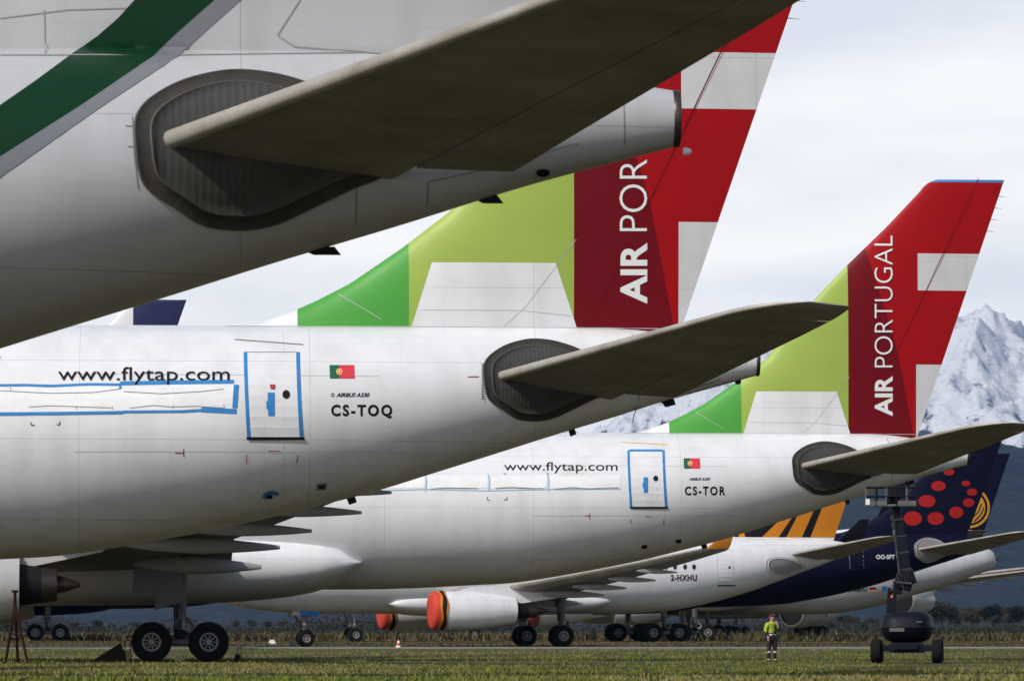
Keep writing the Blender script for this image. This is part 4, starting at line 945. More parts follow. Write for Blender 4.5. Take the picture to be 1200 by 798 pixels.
standard_extras(T6, -29, True, None, None, (9.37, 19.0), MT['fair'], bell=MT['whited'])

# --- white airliner behind, only its back shows
T7 = Plane('airliner', 1120, 655, 430.0, 0, Shape(1.05, 1.08, 1.08, 8.95, .15), 0)
tag(T7.root, 'plain white airliner mostly hidden, back showing between striped fin and dark navy winglet', 'airliner', GRP)
build_fuselage(T7, MT['white']); build_fin(T7, [MT['white']]); build_tail(T7)
for s_i in (-1, 1): main_gear(T7, -22.2, s_i*5.3, 4.5, .70, True, 0)
nose_gear(T7, -50, 3.3, .55, 0)

# --- white four-engined airliner at an angle, wing reaching right
T8 = Plane('airliner', 1062, 660, 545.0, 52, None, 0)
tag(T8.root, 'white airliner standing at an angle, lower pale wing with engine reaching to right edge', 'airliner', GRP)
build_fuselage(T8, MT['white']); build_fin(T8, [MT['navyskin']]); build_tail(T8, mat=MT['white2'])
standard_extras(T8, -28.4, True, MT['white2'], None, (9.37, 18.5), MT['fair'], bell=MT['white'])

T11 = Plane('airliner', 1068, 640, 640.0, 54, Shape(1.2, 1.2, 1.2, 10.2, .6), 0)
tag(T11.root, 'farthest white airliner, only its upper pale wing showing right of the round tail cone', 'airliner', GRP)
build_fuselage(T11, MT['white']); build_fin(T11, [MT['white']]); build_tail(T11, mat=MT['white2'])
standard_extras(T11, -28.4, True, MT['white2'], None, (9.37,), MT['fair'], bell=MT['white'])

# --- navy bellied airliner far left
T9 = Plane('airliner', 468, 640, 425.0, 1.5, None, 0)
tag(T9.root, 'dark navy airliner far behind at left, only belly, wheels and blue engine covers showing', 'airliner', GRP)
build_fuselage(T9, MT['navyskin']); build_fin(T9, [MT['navyskin']]); build_tail(T9)
CB = {0: 0, 1: 0, 2: 0, 3: [new_mat('blue_cover_cloth', (.012, .035, .16), .7, 0, .4)]}
standard_extras(T9, -28.4, True, None, CB, (9.37,), MT['navyskin'], bell=MT['navyskin'], ngx=-50)

# --- airliner whose navy fin tip shows above the second one
T10 = Plane('airliner', 185, 560, 262.5, 0, None, 0)
tag(T10.root, 'airliner at left with only its navy and white fin rising over the CS-TOQ fuselage', 'airliner', GRP)
xb10 = T10.uv(156, 370, 0, 0).x
build_fuselage(T10, MT['white']); build_fin(T10, [MT['white'], new_mat('fin_blue', (.005, .009, .07), .5, 0, .5, (1, 1, 1), (.012, .016, .07))], [((xb10, 8), (xb10, 17))], lambda x, z: 1 if x > xb10 else 0); build_tail(T10); build_apron(T10, APR_L)
standard_extras(T10)

# ------------------------------------------------------------------ boom lift
LY = 176.0
lp = P(1063, 700, LY); LIFT = empty('boom_lift', (lp.x, LY, gz(LY)), R(-10))
tag(LIFT, 'dark blue articulated boom lift, boom raised to a basket under the tailplane', 'boom lift')
MT['liftnavy'] = new_mat('lift_dark_blue', (.004, .005, .014), .5, 0, .5, (2, 2, 2), (.008, .008, .013), spec=.15)
MT['hose'] = new_mat('hose_rubber', (.022, .022, .024), .6)
MT['liftlight'] = new_mat('basket_grey', (.10, .105, .098), .5, 0, .4, (2, 2, 2))
mb = MB(); mb.box((0, 0, .52), (1.15, 2.3, .34), 0, None, .06); mb.box((0, -1.0, .50), (1.9, .26, .2), 0, None, .03); mb.box((0, 1.0, .50), (1.9, .26, .2), 0, None, .03)
mb.tube((0, 0, .66), (0, 0, .86), .5, .5, 0, 24); mb.box((0, -1.18, .56), (.8, .1, .22), 0, None, .03)
mb.build('chassis', [MT['liftnavy']], LIFT)
for sx in (-1, 1):
    for sy in (-1, 1):
        wm = wheel_mb(.40, .34, 28).build('wheel', [MT['tyre'], MT['steel'], MT['black']], LIFT, True); wm.rotation_euler = (0, 0, R(90)); wm.location = (sx*1.02, sy*1.0, .40)
# turret: swollen counterweight cowling with seam
tb = MB(); secs = [(.72, .55, .9), (.80, .72, 1.15), (.98, .84, 1.35), (1.16, .89, 1.42), (1.20, .905, 1.44), (1.24, .885, 1.42), (1.45, .86, 1.38), (1.62, .80, 1.25), (1.70, .66, 1.05), (1.73, .3, .5)]
ring = []
for z, hx, hy in secs:
    ring.append([Vector((hx*abs(math.cos(t))**.55*math.copysign(1, math.cos(t)), hy*abs(math.sin(t))**.55*math.copysign(1, math.sin(t)), z)) for t in [2*math.pi*k/40 for k in range(40)]])
loft('turret', ring, [MT['liftnavy']], LIFT, _Id.__new__(_Id) if False else type('I', (), {'m': staticmethod(lambda v, yk=None: Vector(v))})(), None)
st = MB(); st.box((-.3, -1.41, 1.12), (.5, .03, .12), 0); st.box((.45, -1.40, 1.38), (.2, .03, .05), 1); st.build('cowling_decals', [MT['liftlight'], MT['steel']], LIFT)
def lpx(x, y, yy=0): # px -> lift local
    q = P(x, y, LY); return Vector(((q.x-lp.x)/math.cos(R(10)), yy, q.z))
rs = MB()
rs.box(((lpx(1045, 705)).x, -.1, 1.95), (.30, .5, .5), 0, None, .04)
a, b_ = lpx(1044, 722), lpx(1046, 690)
for dx in (-.12, .13): rs.tube(a+Vector((dx, -.15, 0)), b_+Vector((dx*.8, -.15, .05)), .045, .045, 0, 8); rs.tube(a+Vector((dx, .25, 0)), b_+Vector((dx*.8, .25, .05)), .045, .045, 0, 8)
rs.tube(lpx(1041, 700), lpx(1052, 684), .04, .04, 0, 8); rs.tube(lpx(1046, 715, -.2), lpx(1046, 697, -.2), .055, .05, 1, 10)
rs.build('riser', [MT['liftnavy'], new_mat('lift_orange', (.65, .12, .03), .5)], LIFT)
kb = MB(); kb.box(lpx(1059, 682), (.62, .5, .5), 0, Matrix.Rotation(R(18), 3, 'Y'), .07); kb.box(lpx(1066, 676), (.36, .44, .5), 0, Matrix.Rotation(R(-18), 3, 'Y'), .05); kb.box(lpx(1052, 690), (.3, .4, .35), 0, None, .05)
for k in range(6):
    a0 = lpx(1050+k*2.6, 690-k*1.5, -.28); kb.tube(a0, a0+Vector((-.1+.03*k, -.05, .35)), .014, .014, 1, 6)
kb.tube(lpx(1050, 682, -.3), lpx(1069, 684, -.3), .05, .05, 1, 12); kb.tube(lpx(1052, 676, -.3), lpx(1060, 690, -.3), .03, .03, 1, 12)
kb.build('boom_knuckle', [MT['liftnavy'], MT['hose']], LIFT)
bo = MB(); p0, p1 = lpx(1063.5, 680), lpx(1050.5, 592); d = (p1-p0).normalized(); rot = Matrix.Rotation(math.atan2(d.x, d.z), 3, 'Y')
ln = (p1-p0).length; bo.box((p0*.72+p1*.28), (.34, .34, ln*.60), 0, rot, .02); bo.box((p0*.25+p1*.75), (.26, .26, ln*.62), 0, rot, .02)
sdv = rot @ Vector((1, 0, 0))
for k in range(9):   # hose carrier links
    q = p0+(p1-p0)*(.08+.095*k); bo.box(q-sdv*.21+Vector((0, -.1, 0)), (.07, .16, ln*.07), 1 if k % 3 else 2, rot)
bo.tube(p0-sdv*.26, p0*.15+p1*.85-sdv*.18, .022, .022, 2, 6); bo.tube(p0+sdv*.2, p0*.3+p1*.7+sdv*.15, .02, .02, 0, 6)
for k in range(5): bo.tube(p0-sdv*(.17+.012*k)+Vector((0, -.2-.01*k, 0)), p1-sdv*(.10+.01*k)+Vector((0, -.16, 0)), .014, .014, 0 if k % 2 else 1, 6)
for k in range(4): bo.box(p0+(p1-p0)*(.15+.22*k)+Vector((0, -.16, 0)), (.40, .05, .05), 1, rot)
bo.build('boom', [MT['liftnavy'], MT['hose'], MT['liftlight']], LIFT)
jb = MB(); jb.box(lpx(1047, 586), (.5, .4, .26), 0, None, .05); jb.tube(lpx(1050, 596), lpx(1043, 583), .10, .08, 0, 10); jb.build('jib_head', [MT['liftnavy']], LIFT)
bk = MB(); c0, c1 = lpx(1016.5, 593), lpx(1074.5, 593); zf = c0.z; zt = zf+.98; xm_ = (c0.x+c1.x)/2; wx = c1.x-c0.x
bk.box((xm_, 0, zf+.03), (wx, .86, .07), 1); bk.box((c0.x+.35, -.43, zf+.10), (.72, .03, .16), 1); bk.box((c1.x-.32, -.43, zf+.10), (.62, .03, .16), 1)
zt = lpx(1016, 571).z
for yy in (-.43, .43):
    for z in (zf+.33, zt): bk.tube((c0.x, yy, z), (c1.x, yy, z), .026, .026, 0, 8)
    for k in range(6): x = c0.x+wx*k/5; bk.tube((x, yy, zf), (x, yy, zt), .024, .024, 0 if k % 2 else 1, 8)
for x in (c0.x, c1.x):
    for z in (zf+.33, zt): bk.tube((x, -.43, z), (x, .43, z), .026, .026, 0, 8)
bk.box((c0.x+.95, -.32, zt-.16), (.42, .24, .34), 0, None, .03); bk.box((c0.x+.06, -.44, zf+.14), (.14, .05, .2), 2); bk.tube((c1.x-.06, -.43, zt), (c1.x+.02, -.3, zt+.18), .03, .03, 0, 8)
bk.build('basket', [MT['liftnavy'], MT['liftlight'], new_mat('tag_white', (.7, .7, .66), .5)], LIFT)

# ------------------------------------------------------------------ person
def skinfig(name, pts, edges, mats, parent, lv=2, color=None):
    me = bpy.data.meshes.new(name); me.from_pydata([p[0] for p in pts], edges, []); o = bpy.data.objects.new(name, me); COL.objects.link(o)
    md = o.modifiers.new('s', 'SKIN'); md.use_smooth_shade = True
    for i, p in enumerate(pts):
        r = p[1]; me.skin_vertices[0].data[i].radius = (r, r) if not isinstance(r, tuple) else r
        me.skin_vertices[0].data[i].use_root = (i == 0)
    sb = o.modifiers.new('d', 'SUBSURF'); sb.levels = lv; sb.render_levels = lv
    dg = bpy.context.evaluated_depsgraph_get(); m2 = bpy.data.meshes.new_from_object(o.evaluated_get(dg)); o.modifiers.clear(); o.data = m2
    m2.materials.clear()
    for q in mats: m2.materials.append(q)
    ix = [color(f.center) if color else 0 for f in m2.polygons]; m2.polygons.foreach_set('material_index', ix); m2.polygons.foreach_set('use_smooth', [True]*len(ix)); m2.update()
    o.parent = parent; return o
pp = P(904.5, 760, 181.0); PER = empty('person', (pp.x, 181.0, gz(181)), R(25)); PER.scale = (.94, .94, .94)
tag(PER, 'person in yellow and dark work jacket standing on the grass, hand raised to the face', 'person')
skinM = new_mat('skin', (.48, .26, .19), .6); jy = new_mat('jacket_yellow', (.34, .44, .03), .7, 0, .3, (4, 4, 4)); jd = new_mat('cloth_dark', (.009, .01, .015), .85, 0, .4, (6, 6, 6), (.02, .02, .026)); rf = new_mat('reflective_tape', (.55, .56, .55), .4)
hairm = new_mat('brown_hair', (.07, .03, .018), .8); boot = new_mat('boot_leather', (.03, .026, .022), .7)
# x = figure's left-right (facing -y), y depth, z up
H = {}
pts = [((0, 0, .93), .125), ((0, .0, 1.08), .115), ((0, .0, 1.25), .135), ((0, .01, 1.40), .12), ((0, .0, 1.50), .055), ((0, -.02, 1.60), .085), ((0, -.02, 1.70), .08),
       ((-.19, 0, 1.39), .06), ((-.27, .02, 1.15), .045), ((-.22, -.10, .93), .032), ((-.215, -.12, .87), .026),
       ((.19, 0, 1.39), .06), ((.26, -.06, 1.17), .045), ((.12, -.24, 1.36), .032), ((.08, -.245, 1.42), .026),
       ((-.10, 0, .86), .09), ((-.13, -.01, .48), .055), ((-.14, .02, .09), .038), ((-.15, -.12, .04), .035),
       ((.10, 0, .86), .09), ((.11, -.03, .48), .055), ((.12, 0, .09), .038), ((.14, -.14, .04), .035)]
ed = [(0, 1), (1, 2), (2, 3), (3, 4), (4, 5), (5, 6), (3, 7), (7, 8), (8, 9), (9, 10), (3, 11), (11, 12), (12, 13), (13, 14), (0, 15), (15, 16), (16, 17), (17, 18), (0, 19), (19, 20), (20, 21), (21, 22)]
# fingers
for (wi, base, dirs) in ((10, Vector((-.215, -.125, .84)), Vector((.02, -.02, -1))), (14, Vector((.07, -.245, 1.45)), Vector((-.5, .15, 1)))):
    dv = dirs.normalized(); sd_ = dv.cross(Vector((0, 1, 0))).normalized() if wi == 10 else Vector((.85, 0, .4)).normalized()
    for k, lnf in enumerate((.055, .065, .062, .05)):
        r0 = base+sd_*(.019*(k-1.5)); i0 = len(pts)
        pts.append((tuple(r0+dv*.02), .0095)); pts.append((tuple(r0+dv*(.02+lnf*.55)), .0085)); pts.append((tuple(r0+dv*(.02+lnf)+Vector((0, .018, 0))), .007))
        ed += [(wi, i0), (i0, i0+1), (i0+1, i0+2)]
    i0 = len(pts); pts.append((tuple(base-sd_*.035-dv*.01), .010)); pts.append((tuple(base-sd_*.048+dv*.025), .008)); ed += [(wi, i0), (i0, i0+1)]
body = skinfig('body', pts, ed, [skinM], PER)
bm_ = MB(); bm_.box((0, -.115, 1.655), (.022, .035, .04), 0, None, .006)
for sx in (-1, 1): bm_.box((sx*.032, -.098, 1.68), (.024, .012, .010), 1, None, .003); bm_.box((sx*.085, -.01, 1.66), (.014, .03, .05), 0, None, .005)
bm_.box((0, -.104, 1.607), (.045, .012, .010), 2, None, .003)
bm_.build('face', [skinM, MT['black'], new_mat('lips', (.36, .13, .11), .6)], PER, True)
def jcol(c):
    if .99 < c.z < 1.035 and abs(c.x) < .2: return 2
    if c.z < .99 and abs(c.x) < .19: return 1
    if c.z < 1.08 and c.z > .97 and abs(c.x) < .19: return 1
    if c.x > .03 and c.y < .02 and c.x < .11 and c.z > 1.05 and c.z < 1.42: return 1
    if c.x > .17: return 1
    if abs(c.x) > .18 and c.z < 1.12: return 1
    return 0
skinfig('jacket', [((0, 0, .92), (.17, .13)), ((0, 0, 1.08), (.165, .13)), ((0, 0, 1.26), (.175, .14)), ((0, .01, 1.41), (.14, .12)), ((0, 0, 1.49), .07), ((-.20, 0, 1.39), .085), ((-.28, .02, 1.15), .07), ((-.225, -.095, .95), .05), ((.20, 0, 1.39), .085), ((.27, -.06, 1.17), .07), ((.13, -.235, 1.345), .05)],
        [(0, 1), (1, 2), (2, 3), (3, 4), (3, 5), (5, 6), (6, 7), (3, 8), (8, 9), (9, 10)], [jy, jd, rf], PER, 2, jcol)
skinfig('trousers', [((0, 0, .93), (.172, .15)), ((-.105, 0, .83), .11), ((-.13, -.01, .48), .082), ((-.14, .02, .12), .072), ((.105, 0, .83), .11), ((.115, -.03, .48), .082), ((.12, 0, .12), .072), ((0, 0, 1.03), (.16, .14))], [(0, 1), (1, 2), (2, 3), (0, 4), (4, 5), (5, 6), (0, 7)], [jd, rf], PER, 2, lambda c: 1 if .36 < c.z < .40 else 0)
for sx, yo in ((-.145, .02), (.13, 0)):
    skinfig('boot', [((sx, yo+.03, .11), .055), ((sx, yo, .05), .05), ((sx, yo-.11, .045), .045), ((sx, yo-.17, .04), .038)], [(0, 1), (1, 2), (2, 3)], [boot], PER)
skinfig('hair', [((0, .01, 1.70), .088), ((0, -.02, 1.735), .085), ((0, .035, 1.63), .07)], [(0, 1), (0, 2)], [hairm], PER)

# ------------------------------------------------------------------ small objects on the grass
MT['rust'] = new_mat('rusty_red_paint', (.022, .006, .005), .8, 0, .6, (3, 3, 3), (.02, .009, .007), spec=.15)
q = P(20, 745, 172.0); TRI = empty('tail_stand', (q.x, 172, 0)); tag(TRI, 'dark red tripod tail stand on the grass at the left edge', 'stand')
def loc(px, py, Y, o): 
    v = P(px, py, Y); return v-o.location
for (x, y, dy) in ((33, 767, -.6), (6, 765, .3), (20, 764, 1.0)):
    a = MB(); e_ = loc(x, y, 172, TRI); e_.z = 0.02; e_.y = dy; t0 = loc(17.5, 708, 172, TRI); a.tube(t0, e_, .05, .045, 0, 10); a.box(e_, (.22, .22, .04), 0); a.build('leg', MT['rust'], TRI)
a = MB(); t0 = loc(17.5, 712, 172, TRI); a.tube(t0-Vector((0, 0, .4)), t0+Vector((0, 0, .55)), .06, .05, 0, 12); a.tube(t0+Vector((0, 0, .5)), t0+Vector((0, 0, .58)), .11, .11, 0, 12); a.tube(loc(12, 742, 172, TRI), loc(26.5, 744, 172, TRI), .025, .025, 0, 8); a.build('jack', MT['rust'], TRI)
q = P(127, 765, 186.0); RMP = empty('tow_ramp', (q.x, 186, 0)); tag(RMP, 'dark sloping ramp lying on the grass ahead of the big twin wheels', 'ramp')
a = MB(); wv_ = .8; zz = .66; a.add([(-.62, -wv_, 0), (.62, -wv_, 0), (.62, -wv_, zz*.4), (.42, -wv_, zz), (-.62, wv_, 0), (.62, wv_, 0), (.62, wv_, zz*.4), (.42, wv_, zz)], [(0, 1, 2, 3), (7, 6, 5, 4), (0, 4, 5, 1), (1, 5, 6, 2), (2, 6, 7, 3), (3, 7, 4, 0)]); a.build('wedge', new_mat('dark_timber', (.035, .026, .018), .8, 0, .5, (3, 3, 3)), RMP)
a = MB()
for k in range(5): a.box((-.42+.2*k, 0, .10+.13*k), (.04, 1.5, .03), 0, Matrix.Rotation(R(-32), 3, 'Y'))
a.build('treads', MT['steel'], RMP)
MT['yb'] = new_mat('dull_yellow_paint', (.30, .27, .13), .7, 0, .4, (3, 3, 3))
q = P(150, 755, 182.5); CH = empty('wheel_chock', (q.x, 182.3, 0)); tag(CH, 'yellow framed chock standing ahead of the front twin wheel', 'wheel chock', 'wheel chocks')
a = MB(); a.box((0, 0, .22), (.12, .3, .42), 0, None, .02); a.build('block', MT['yb'], CH)
a = MB(); a.tube((-.1, -.16, .02), (-.1, -.16, .75), .018, .018, 0, 6); a.tube((.1, -.16, .02), (.1, -.16, .75), .018, .018, 0, 6); a.tube((-.1, -.16, .75), (.1, -.16, .75), .018, .018, 0, 6); a.build('frame', MT['rust'], CH)
q = P(278, 762, 182.5); CH = empty('wheel_chock', (q.x, 182.3, 0)); tag(CH, 'black wedge chock with handle behind the rear twin wheel', 'wheel chock', 'wheel chocks')
a = MB(); a.add([(-.16, -.2, 0), (.14, -.2, 0), (.10, -.2, .28), (-.06, -.2, .28), (-.16, .2, 0), (.14, .2, 0), (.10, .2, .28), (-.06, .2, .28)], [(0, 1, 2, 3), (7, 6, 5, 4), (0, 4, 5, 1), (1, 5, 6, 2), (2, 6, 7, 3), (3, 7, 4, 0)]); a.build('wedge', MT['black'], CH)
a = MB(); a.tube((.02, -.1, .26), (.02, -.1, .52), .015, .015, 0, 6); a.tube((.02, .1, .26), (.02, .1, .52), .015, .015, 0, 6); a.tube((.02, -.1, .52), (.02, .1, .52), .015, .015, 0, 6); a.tube((.02, -.1, .52), (.15, -.1, .52), .015, .015, 0, 6); a.tube((.15, -.1, .52), (.15, -.1, .1), .015, .015, 0, 6); a.build('handle', MT['steel'], CH)
q = P(203, 760, 181); BX = empty('wheel_chock', (q.x+.2, 180.6, 0)); tag(BX, 'low pale yellow chock lying between the two big twin wheels', 'wheel chock', 'wheel chocks')
a = MB(); a.box((0, 0, .12), (.34, .3, .16), 0, None, .03); a.build('block', MT['yb'], BX)
q = P(467, 745, 268.0); MK = empty('marker_cone', (q.x, 268, gz(268))); tag(MK, 'small white and red marker cone below the smaller red covered engine', 'marker cone')
a = MB(); a.lathe([(.04, .15), (.15, .12), (.28, .08), (.40, .05), (.44, .02)], (0, 0, 0), 'z', 16, [0, 1, 0, 1]); a.box((0, 0, .03), (.36, .36, .05), 1, None, .01); a.build('cone', [new_mat('cone_white', (.7, .68, .66), .6), MT['cover']], MK)
for (x, y, Y, lab) in ((319, 748, 330, 'white wheel chock by the small far nose wheel'), (343, 752, 272, 'grey wheel chock in front of the nose wheel with blue tape')):
    q = P(x, y, Y); CH = empty('wheel_chock', (q.x, Y, gz(Y))); tag(CH, lab, 'wheel chock', 'wheel chocks')
    a = MB(); a.add([(-.3, -.25, 0), (.25, -.25, 0), (.12, -.25, .28), (-.12, -.25, .28), (-.3, .25, 0), (.25, .25, 0), (.12, .25, .28), (-.12, .25, .28)], [(0, 1, 2, 3), (7, 6, 5, 4), (0, 4, 5, 1), (1, 5, 6, 2), (2, 6, 7, 3), (3, 7, 4, 0)]); a.build('wedge', MT['wtext'] if x < 330 else MT['liftlight'], CH)
# distant car
q = P(960, 742, 760.0); CAR = empty('parked_car', (q.x, 760, .25), R(75)); tag(CAR, 'small white car parked far off behind the person', 'car')
bd = []
for (x, hw, z0, z1) in ((-2.1, .6, .45, .75), (-1.9, .8, .3, .85), (-1.0, .86, .28, .95), (0, .88, .28, .98), (1.3, .86, .28, .98), (2.0, .78, .32, .92), (2.15, .6, .45, .8)):
    bd.append([Vector((x, hw*a_, z0 if b_ < 0 else z1)) for a_, b_ in ((-1, -1), (1, -1), (1.02, .5), (.95, 1), (-.95, 1), (-1.02, .5))])
IDM = type('I', (), {'m': staticmethod(lambda v, yk=None: Vector(v))})()
loft('body', bd, [new_mat('car_white', (.7, .7, .7), .3)], CAR, IDM, None)
cb = [[Vector((x, s_*hw, z)) for s_, z in ((-1, .95), (1, .95), (.8, zt_), (-.8, zt_))] for x, hw, zt_ in ((-1.0, .82, 1.0), (-.35, .8, 1.45), (.9, .8, 1.46), (1.75, .78, 1.0))]
loft('cabin', cb, [MT['black']], CAR, IDM, None, None, False)
rfb = MB(); rfb.box((.3, 0, 1.46), (1.4, 1.25, .05), 0, None, .02); rfb.build('roof', new_mat('car_roof', (.7, .7, .7), .3), CAR)
for sx in (-1.3, 1.3):
    for sy in (-.78, .78): wq = put_wheel(CAR, .32, .2, (sx, sy, .32))

# ------------------------------------------------------------------ perimeter fence, trees, bushes
MT['fence'] = new_mat('fence_post', (.05, .05, .05), .7)
FN = empty('perimeter_fence', (0, 900, .25)); tag(FN, 'thin wire perimeter fence on dark posts beyond the field', 'fence')
pm_ = None
for k in range(96):
    x = -10+k*2.9
    if pm_ is None:
        a = MB(); a.tube((0, 0, 0), (0, 0, 2.2), .045, .04, 0, 6); a.tube((0, 0, 2.2), (0, -.3, 2.5), .05, .04, 0, 6); o = a.build('post', MT['fence'], FN); pm_ = o.data
    else: o = bpy.data.objects.new('post', pm_); COL.objects.link(o); o.parent = FN
    o.location = (x, 0, 0)
a = MB()
for z in (.4, .9, 1.4, 1.9, 2.15): a.tube((-10, 0, z), (268, 0, z), .018, .018, 0, 4)
a.build('wires', MT['fence'], FN)

def leafmat(name, c, c2):
    m = bpy.data.materials.new(name); m.use_nodes = True; n = m.node_tree.nodes; l = m.node_tree.links; b = n['Principled BSDF']; b.inputs['Roughness'].default_value = .8; b.inputs['Specular IOR Level'].default_value = .15
    q = n.new('ShaderNodeTexNoise'); q.inputs['Scale'].default_value = .9; g_ = n.new('ShaderNodeNewGeometry'); l.new(g_.outputs['Position'], q.inputs[0])
    r = n.new('ShaderNodeValToRGB'); r.color_ramp.elements[0].position = .35; r.color_ramp.elements[1].position = .65; r.color_ramp.elements[0].color = (*c, 1); r.color_ramp.elements[1].color = (*c2, 1)
    l.new(q.outputs[0], r.inputs[0]); l.new(r.outputs[0], b.inputs['Base Color']); return m
LM = [leafmat('bare_twigs', (.028, .024, .022), (.055, .047, .04)), leafmat('dark_evergreen', (.014, .02, .012), (.03, .035, .02)), leafmat('brown_foliage', (.03, .024, .017), (.055, .045, .03))]
bark = new_mat('bark', (.06, .05, .04), .9)
def tree_meshes(kind, seed):
    rnd = random.Random(seed); t = MB(); h = 9.0; tips = []
    def branch(p, d, ln, r, lv):
        q = p+d*ln; t.tube(p, q, r, r*.62, 0, 6 if lv else 8)
        if lv >= 3: tips.append(q); return
        tips.append(q) if lv > 1 else None
        for k in range(4 if lv < 2 else 4):
            nd = (d+Vector((rnd.uniform(-.85, .85), rnd.uniform(-.85, .85), rnd.uniform(-.1, .5)))).normalized(); branch(p+d*ln*rnd.uniform(.55, 1), nd, ln*rnd.uniform(.5, .72), r*.55, lv+1)
    branch(Vector((0, 0, 0)), Vector((rnd.uniform(-.05, .05), 0, 1)), h*.38, .22, 0)
    c = MB(); ncl = {0: 12, 1: 24, 2: 20}[kind]
    for q in tips:
        for k in range(ncl):
            p = q+Vector((rnd.gauss(0, .55), rnd.gauss(0, .55), rnd.gauss(0, .45))); s_ = rnd.uniform(.10, .22) if kind else rnd.uniform(.03, .06)
            a_ = Vector((rnd.uniform(-1, 1), rnd.uniform(-1, 1), rnd.uniform(-1, 1))).normalized(); b_ = a_.orthogonal().normalized()
            L2 = s_ if kind else rnd.uniform(.4, .8)
            if kind == 0: a_ = (p-q+Vector((0, 0, .3))).normalized(); b_ = a_.orthogonal().normalized()
            c.add([p-a_*L2-b_*s_*.5, p+a_*L2*.2-b_*s_, p+a_*L2, p-a_*L2*.2+b_*s_], [(0, 1, 2, 3)])
    return t, c
TM = []
for kd in (0, 1, 2, 0, 1):
    t, c = tree_meshes(kd, 40+len(TM)); tr = t.build('trunk', bark); cr2_ = c.build('crown', LM[kd]); TM.append((tr.data, cr2_.data, kd))
    bpy.data.objects.remove(tr); bpy.data.objects.remove(cr2_)
rnd = random.Random(5); kinds = {0: 'bare twiggy winter tree', 1: 'dark evergreen tree', 2: 'brown leaved tree'}
def put_tree(px, Y, sc, v, where, group='trees beyond the field', sz=None):
    p = P(px, 735, Y); td, cdta, kd = TM[v]; r_ = empty('tree', (p.x, Y, .2), rnd.uniform(0, 6)); r_.scale = (sc, sc, sz or sc)
    for nm, dd in (('trunk', td), ('crown', cdta)): o = bpy.data.objects.new(nm, dd); COL.objects.link(o); o.parent = r_
    tag(r_, f'{kinds[kd]} {where}', 'tree', group)
xsT = []
k = 0
for i in range(46):
    px = 985+i*5.2+rnd.uniform(-2, 2); Y = rnd.uniform(1250, 1700); sc = rnd.uniform(.55, .95)*(1.15 if px > 1090 else .8); v = rnd.choice([0, 2, 3, 1, 4, 2])
    put_tree(px, Y, sc, v, 'in the distant tree line right of the boom lift' if px > 1075 else 'in the distant tree line left of the boom lift')
for i in range(50):
    px = -10+i*20.5+rnd.uniform(-7, 7); put_tree(px, rnd.uniform(1150, 1500), rnd.uniform(.30, .5), rnd.choice([1, 2, 4, 0]), 'in the low distant tree line seen under the airliners')
# hedge masses
def hedge(name, x0, x1, Y, h, mat, n_, lab, seed):
    rg = np.random.RandomState(seed); X = rg.uniform(x0, x1, n_); hh = h*(.6+.4*np.sin(X*.11+seed)*np.sin(X*.047)+.15*rg.randn(n_)); Z = rg.rand(n_)**.8*np.maximum(hh, .4); YY = Y+rg.uniform(-6, 6, n_)
    c = np.stack([X, YY, Z+.2], 1); a_ = rg.randn(n_, 3); a_ /= np.linalg.norm(a_, axis=1)[:, None]; b_ = np.cross(a_, rg.randn(n_, 3)); b_ /= np.linalg.norm(b_, axis=1)[:, None]
    s_ = rg.uniform(.12, .4, n_)[:, None]; v = np.stack([c-a_*s_, c-b_*s_*.6, c+a_*s_, c+b_*s_*.6], 1).reshape(-1, 3)
    me = bpy.data.meshes.new(name); me.vertices.add(len(v)); me.vertices.foreach_set('co', v.ravel()); me.loops.add(n_*4); me.loops.foreach_set('vertex_index', np.arange(n_*4, dtype=np.int32)); me.polygons.add(n_)
    me.polygons.foreach_set('loop_start', np.arange(n_, dtype=np.int32)*4); me.polygons.foreach_set('loop_total', np.full(n_, 4, dtype=np.int32)); me.update(calc_edges=True); me.materials.append(mat)
    o = bpy.data.objects.new(name, me); COL.objects.link(o); tag(o, lab, 'hedge', kind='stuff')
hedge('distant_hedge', -80, 420, 1240, 3.4, LM[1], 46000, 'long dark unbroken hedge mass far beyond the field', 3)
hedge('distant_hedge', -80, 420, 1420, 5.5, LM[0], 46000, 'greyish brown mass of far woodland behind the hedge', 9)

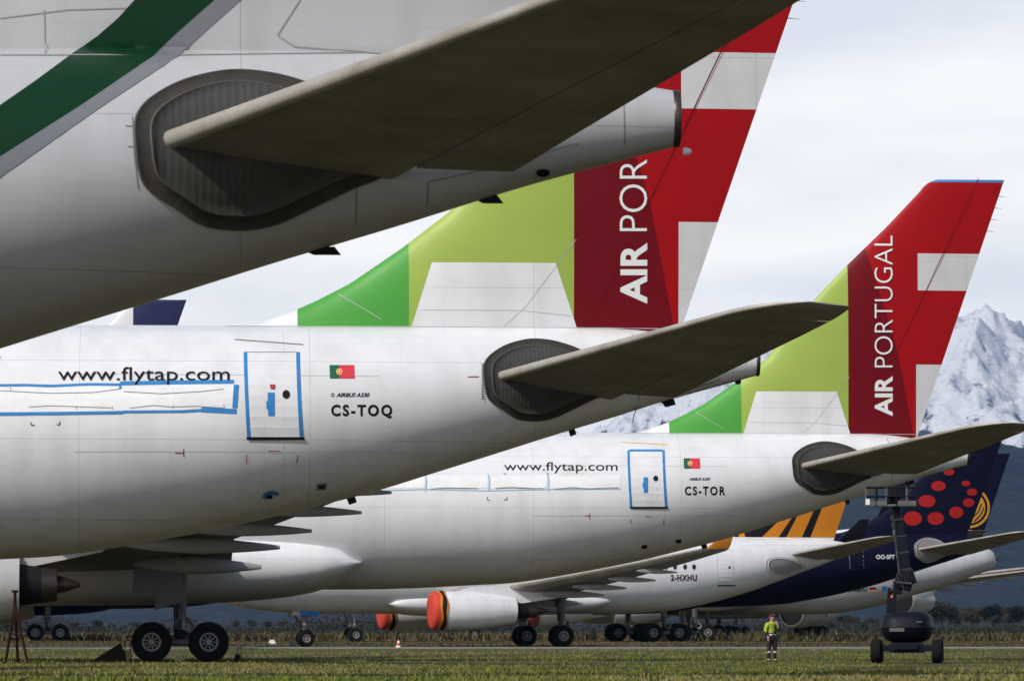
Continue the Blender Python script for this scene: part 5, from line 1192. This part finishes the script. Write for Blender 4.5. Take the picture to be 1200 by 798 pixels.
# ------------------------------------------------------------------ grass
def grass(name, n_, d0, d1, h0, h1, wd, mats, seed, lab, cat='grass', clumps=None, straw=.5, lim=None):
    rg = np.random.RandomState(seed)
    u = rg.rand(n_); D = 1/((1/d0)*(1-u)+(1/d1)*u)      # even in picture height
    px = rg.uniform(-90, 1290, n_); dirx = (px-600)/FPX; X = D*(math.tan(psi)+dirx)/(1-math.tan(psi)*dirx); Y = D
    nz_ = .5*fbm(X, Y*.45, 1.3, 4, 7)+.5*fbm(X*.35, Y*.5, 4.5, 3, 17); big = fbm(X*.5, Y*.35, 6, 4, 11)
    keep = rg.rand(n_) < np.clip((nz_-.36)*4.2, .04, 1); X, Y, nz_, big = X[keep], Y[keep], nz_[keep], big[keep]; m_n = len(X)
    h = (h0+(h1-h0)*rg.rand(m_n)**1.6)*np.clip(-.2+2.4*nz_, .3, 2); az_ = rg.uniform(0, math.pi, m_n); w_ = wd*(.5+rg.rand(m_n)); lean = rg.randn(m_n, 2)*.45*h[:, None]
    z = gzv(X, Y); b_ = np.stack([X, Y, z-.01], 1); s_ = np.stack([np.cos(az_)*w_, np.sin(az_)*w_, np.zeros(m_n)], 1); mid = b_+np.stack([lean[:, 0]*.35, lean[:, 1]*.35, h*.6], 1); top = b_+np.stack([lean[:, 0], lean[:, 1], h], 1)
    v = np.stack([b_-s_/2, b_+s_/2, mid+s_*.4, top, mid-s_*.4], 1).reshape(-1, 3)
    me = bpy.data.meshes.new(name); me.vertices.add(len(v)); me.vertices.foreach_set('co', v.ravel()); me.loops.add(m_n*5); me.loops.foreach_set('vertex_index', np.arange(m_n*5, dtype=np.int32)); me.polygons.add(m_n)
    me.polygons.foreach_set('loop_start', np.arange(m_n, dtype=np.int32)*5); me.polygons.foreach_set('loop_total', np.full(m_n, 5, dtype=np.int32))
    for q in mats: me.materials.append(q)
    st_ = rg.rand(m_n) < np.clip((big-.46)*7*straw+straw*.3, 0, .95); ix = np.where(st_, 2, np.where(rg.rand(m_n) < .5, 0, 1)).astype(np.int32)
    me.polygons.foreach_set('material_index', ix); me.update(calc_edges=True)
    o = bpy.data.objects.new(name, me); COL.objects.link(o); tag(o, lab, cat, kind='stuff'); return o
def gmat(name, c):
    m = new_mat(name, c, .75, 0, .6, (.8, .8, .8), tuple(q*.6 for q in c), spec=.2); b = m.node_tree.nodes['Principled BSDF']; return m
GM = [gmat('grass_green', (.115, .165, .026)), gmat('grass_olive', (.20, .22, .04)), gmat('grass_straw', (.27, .22, .095))]
grass('grass', 300000, 98, 262, .02, .085, .024, GM, 3, 'short green and straw coloured grass in the foreground', straw=.28)
grass('grass_tussocks', 22000, 98, 262, .07, .15, .03, GM, 13, 'scattered taller tufts of grass in the foreground', straw=.35)
DM = [gmat('dry_brown', (.085, .062, .036)), gmat('dry_olive', (.085, .085, .03)), gmat('dry_straw', (.13, .10, .055))]
grass('dry_grass', 70000, 282, 420, .04, .15, .05, DM, 23, 'strip of taller dry brown grass along the parking area', straw=.6)
grass('far_grass', 50000, 420, 880, .2, .7, .15, DM, 29, 'rough brown grass of the far field', straw=.4)

# ------------------------------------------------------------------ haze
hz_ = MB(); hz_.box((1000, 8000, 1200-.5), (24000, 17000, 2403), 0)
hb = hz_.build('haze', None); hb.data.materials.clear(); hm = bpy.data.materials.new('haze_air'); hm.use_nodes = True; nn_ = hm.node_tree.nodes; nn_.remove(nn_['Principled BSDF'])
pv = nn_.new('ShaderNodeVolumePrincipled'); pv.inputs['Color'].default_value = (.27, .50, 1, 1); pv.inputs['Density'].default_value = 2.3e-5; pv.inputs['Anisotropy'].default_value = .2
hm.node_tree.links.new(pv.outputs[0], nn_['Material Output'].inputs['Volume']); hb.data.materials.append(hm); tag(hb, kind='stuff')

for o in list(bpy.data.objects):
    b_n = o.name.split('.')[0]
    if b_n in SPLIT and not (b_n == 'national_flag' and not o.name.endswith('.002')) and o.type == 'MESH': split_loose(o, SPLIT[b_n])
